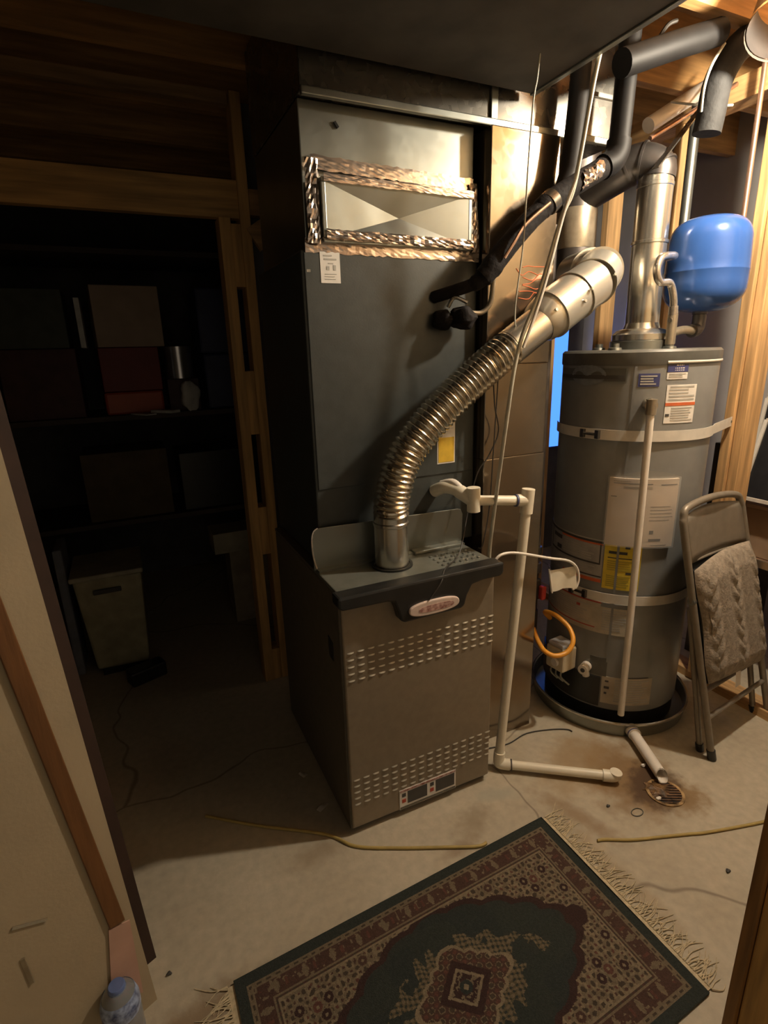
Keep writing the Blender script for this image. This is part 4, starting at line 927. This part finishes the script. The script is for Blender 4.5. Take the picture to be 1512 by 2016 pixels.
for side, sgn in ((1.0, 1), (0.0, -1)):
    ux = (B - A).normalized() * sgn
    MB().grid(2, 40, lambda u, v: rug_p(side, .01 + .98 * v) + ux * (.017 * u) + Vector((0, 0, .006 - .003 * u))).obj('selvedge', m_fringe, rug)
    fr = MB(); RF = random.Random(21 + sgn)
    for k in range(150):
        v = (k + RF.random()) / 150; p = rug_p(side, v) + ux * .015; ln = RF.uniform(.035, .085); bend = RF.uniform(-.03, .03)
        side_v = Vector((-ux.y, ux.x, 0))
        fr.tube(spline([p + Vector((0, 0, .004)), p + ux * ln * .5 + side_v * bend * .5 + Vector((0, 0, .003)), p + ux * ln + side_v * (bend + RF.uniform(-.02, .02)) + Vector((0, 0, .002))], 3), [.0020, .0017, .0015, .0013, .0012, .0010, .0006], 5)
    f_ = fr.obj('fringe', m_fringe, rug); f_['kind'] = 'stuff'

# ------------------------------------------------------------------ floor bits
fd = thing('floor_drain', 'rusty round slotted floor drain', 'drain', (1.507, .995, 0))
m_rust = M('rusty_grate', (.05, .03, .018), .55, .3, .7, 30, .5, 60, c2=(.13, .065, .03))
MB().lathe([(.052, .0005), (.062, .0005), (.062, .004), (.052, .004)], (1.507, .995), 32).obj('rim', M('pale_rust_rim', (.22, .12, .045), .8, .1, .6, 30, c2=(.34, .22, .10)), fd)
MB().lathe([(0, .0008), (.052, .0008)], (1.507, .995), 32).obj('sump', m_ink, fd)
for k in range(-4, 5):
    w2 = math.sqrt(.052 ** 2 - (k * .0115) ** 2); cdir = Vector((.88, -.47, 0)); pdir = Vector((.47, .88, 0))
    c0 = Vector((1.507, .995, .003)) + pdir * k * .0115
    MB().bar(c0 - cdir * w2, c0 + cdir * w2, .0055, .0035).obj('grate_bar', m_rust, fd)
RS = random.Random(31); nb = 22
sv = [(1.497 + (.046 + RS.uniform(-.016, .014)) * math.cos(2 * math.pi * k / nb), 1.022 + (.036 + RS.uniform(-.012, .010)) * math.sin(2 * math.pi * k / nb), .0022) for k in range(nb)]
sv2 = [(1.497 + (x - 1.497) * .6, 1.022 + (y - 1.022) * .6, .0065 + RS.uniform(-.001, .002)) for x, y, z_ in sv]
MB().add(sv + sv2 + [(1.497, 1.022, .0075)], [(k, (k + 1) % nb, nb + (k + 1) % nb, nb + k) for k in range(nb)] + [(nb + k, nb + (k + 1) % nb, 2 * nb) for k in range(nb)], True).obj('rust_silt', M('wet_rust_silt', (.055, .028, .012), .35, 0, .6, 40, .6, 90, c2=(.15, .08, .03)), fd)
tag(MB().tube(spline([(.05, 1.62, .005), (.20, 1.50, .005), (.389, 1.366, .005), (.46, 1.281, .005), (.572, 1.217, .005), (.70, 1.155, .005), (.801, 1.108, .005), (.835, 1.106, .005)], 8), .0048, 10).obj('extension_cord', m_cord), 'olive yellow cord running along the floor from the furnace to the rug', 'cord')
tag(MB().tube(spline([(1.15, .955, .005), (1.173, .948, .005), (1.25, .908, .005), (1.336, .876, .005), (1.42, .845, .005), (1.494, .818, .005), (1.696, .763, .005), (1.9, .72, .005)], 8), .0045, 10).obj('extension_cord', m_cord), 'olive yellow cord running across the floor from the rug fringe past the drain', 'cord')
def scrap(x, y, w_, h, a, label, mat=m_paper):
    o = MB().grid(4, 3, lambda u, v: (x + (u - .5) * w_, y + (v - .5) * h, .003 + .004 * math.sin(u * 5) * v)).obj('paper_scrap', mat); o.rotation_euler.z = a
    tag(o, label, 'scrap')
scrap(.405, 1.655, .022, .03, .4, 'crumpled pale scrap on the dark floor beside the furnace')
scrap(.420, 1.478, .045, .018, .5, 'flat pale sliver of paper against the furnace base')
for (x, y, r, lab) in [(-.104, 1.152, .006, 'dark pebble on the floor near the left wall end'), (1.287, 1.041, .006, 'dark pebble on the floor between rug and drain'), (1.412, .708, .007, 'brown wood chip on the floor right of the rug')]:
    b2 = blob((x, y, r * .6), (r, r * .8, r * .6), int(x * 100) + 20).obj('floor_debris', m_ink); tag(b2, lab, 'debris')
tag(MB().tube([(1.353 + .022 * math.cos(t), .979 + .014 * math.sin(t), .0018) for t in [2 * math.pi * k / 24 for k in range(24)]], .0016, 6, False, True).obj('loose_ring', m_galv), 'thin loose metal ring lying on the floor near the drain', 'ring')
for (x, y, lab) in [(1.545, 1.118, 'white chip on the rusty floor beside the pan pipe'), (1.462, .985, 'white chip on the rim of the floor drain')]:
    b2 = blob((x, y, .006), (.010, .006, .005), int(x * 100)).obj('white_chip', m_pvcw); tag(b2, lab, 'debris')
# clear bottle by the left wall
bt = thing('water_bottle', 'clear plastic bottle with a blue label on the floor by the left wall', 'bottle', (-.200, 1.045, 0))
bc = (-.200, 1.045)
m_pet = M('clear_pet', (.70, .74, .80), .08, 0, .03, 10, .35, 40, trans=.75)
MB().lathe([(0, .004), (.034, .004), (.040, .012), (.040, .035), (.037, .042), (.040, .049), (.040, .090), (.037, .096), (.040, .102), (.040, .130), (.034, .152), (.022, .166), (.016, .172), (.016, .178)], bc, 32).obj('body', m_pet, bt)
MB().lathe([(.0403, .104), (.0410, .106), (.0410, .130), (.0352, .151), (.0345, .152)], bc, 32).obj('label', M('bottle_label_blue', (.07, .10, .30), .3, 0, .6, 60, c2=(.30, .36, .5)), bt)
MB().lathe([(.018, .166), (.018, .176), (.016, .179), (0, .179)], bc, 20).obj('cap', M('bottle_cap_blue', (.12, .17, .36), .35), bt)

for o in bpy.data.objects:
    if '_o' in o: del o['_o']
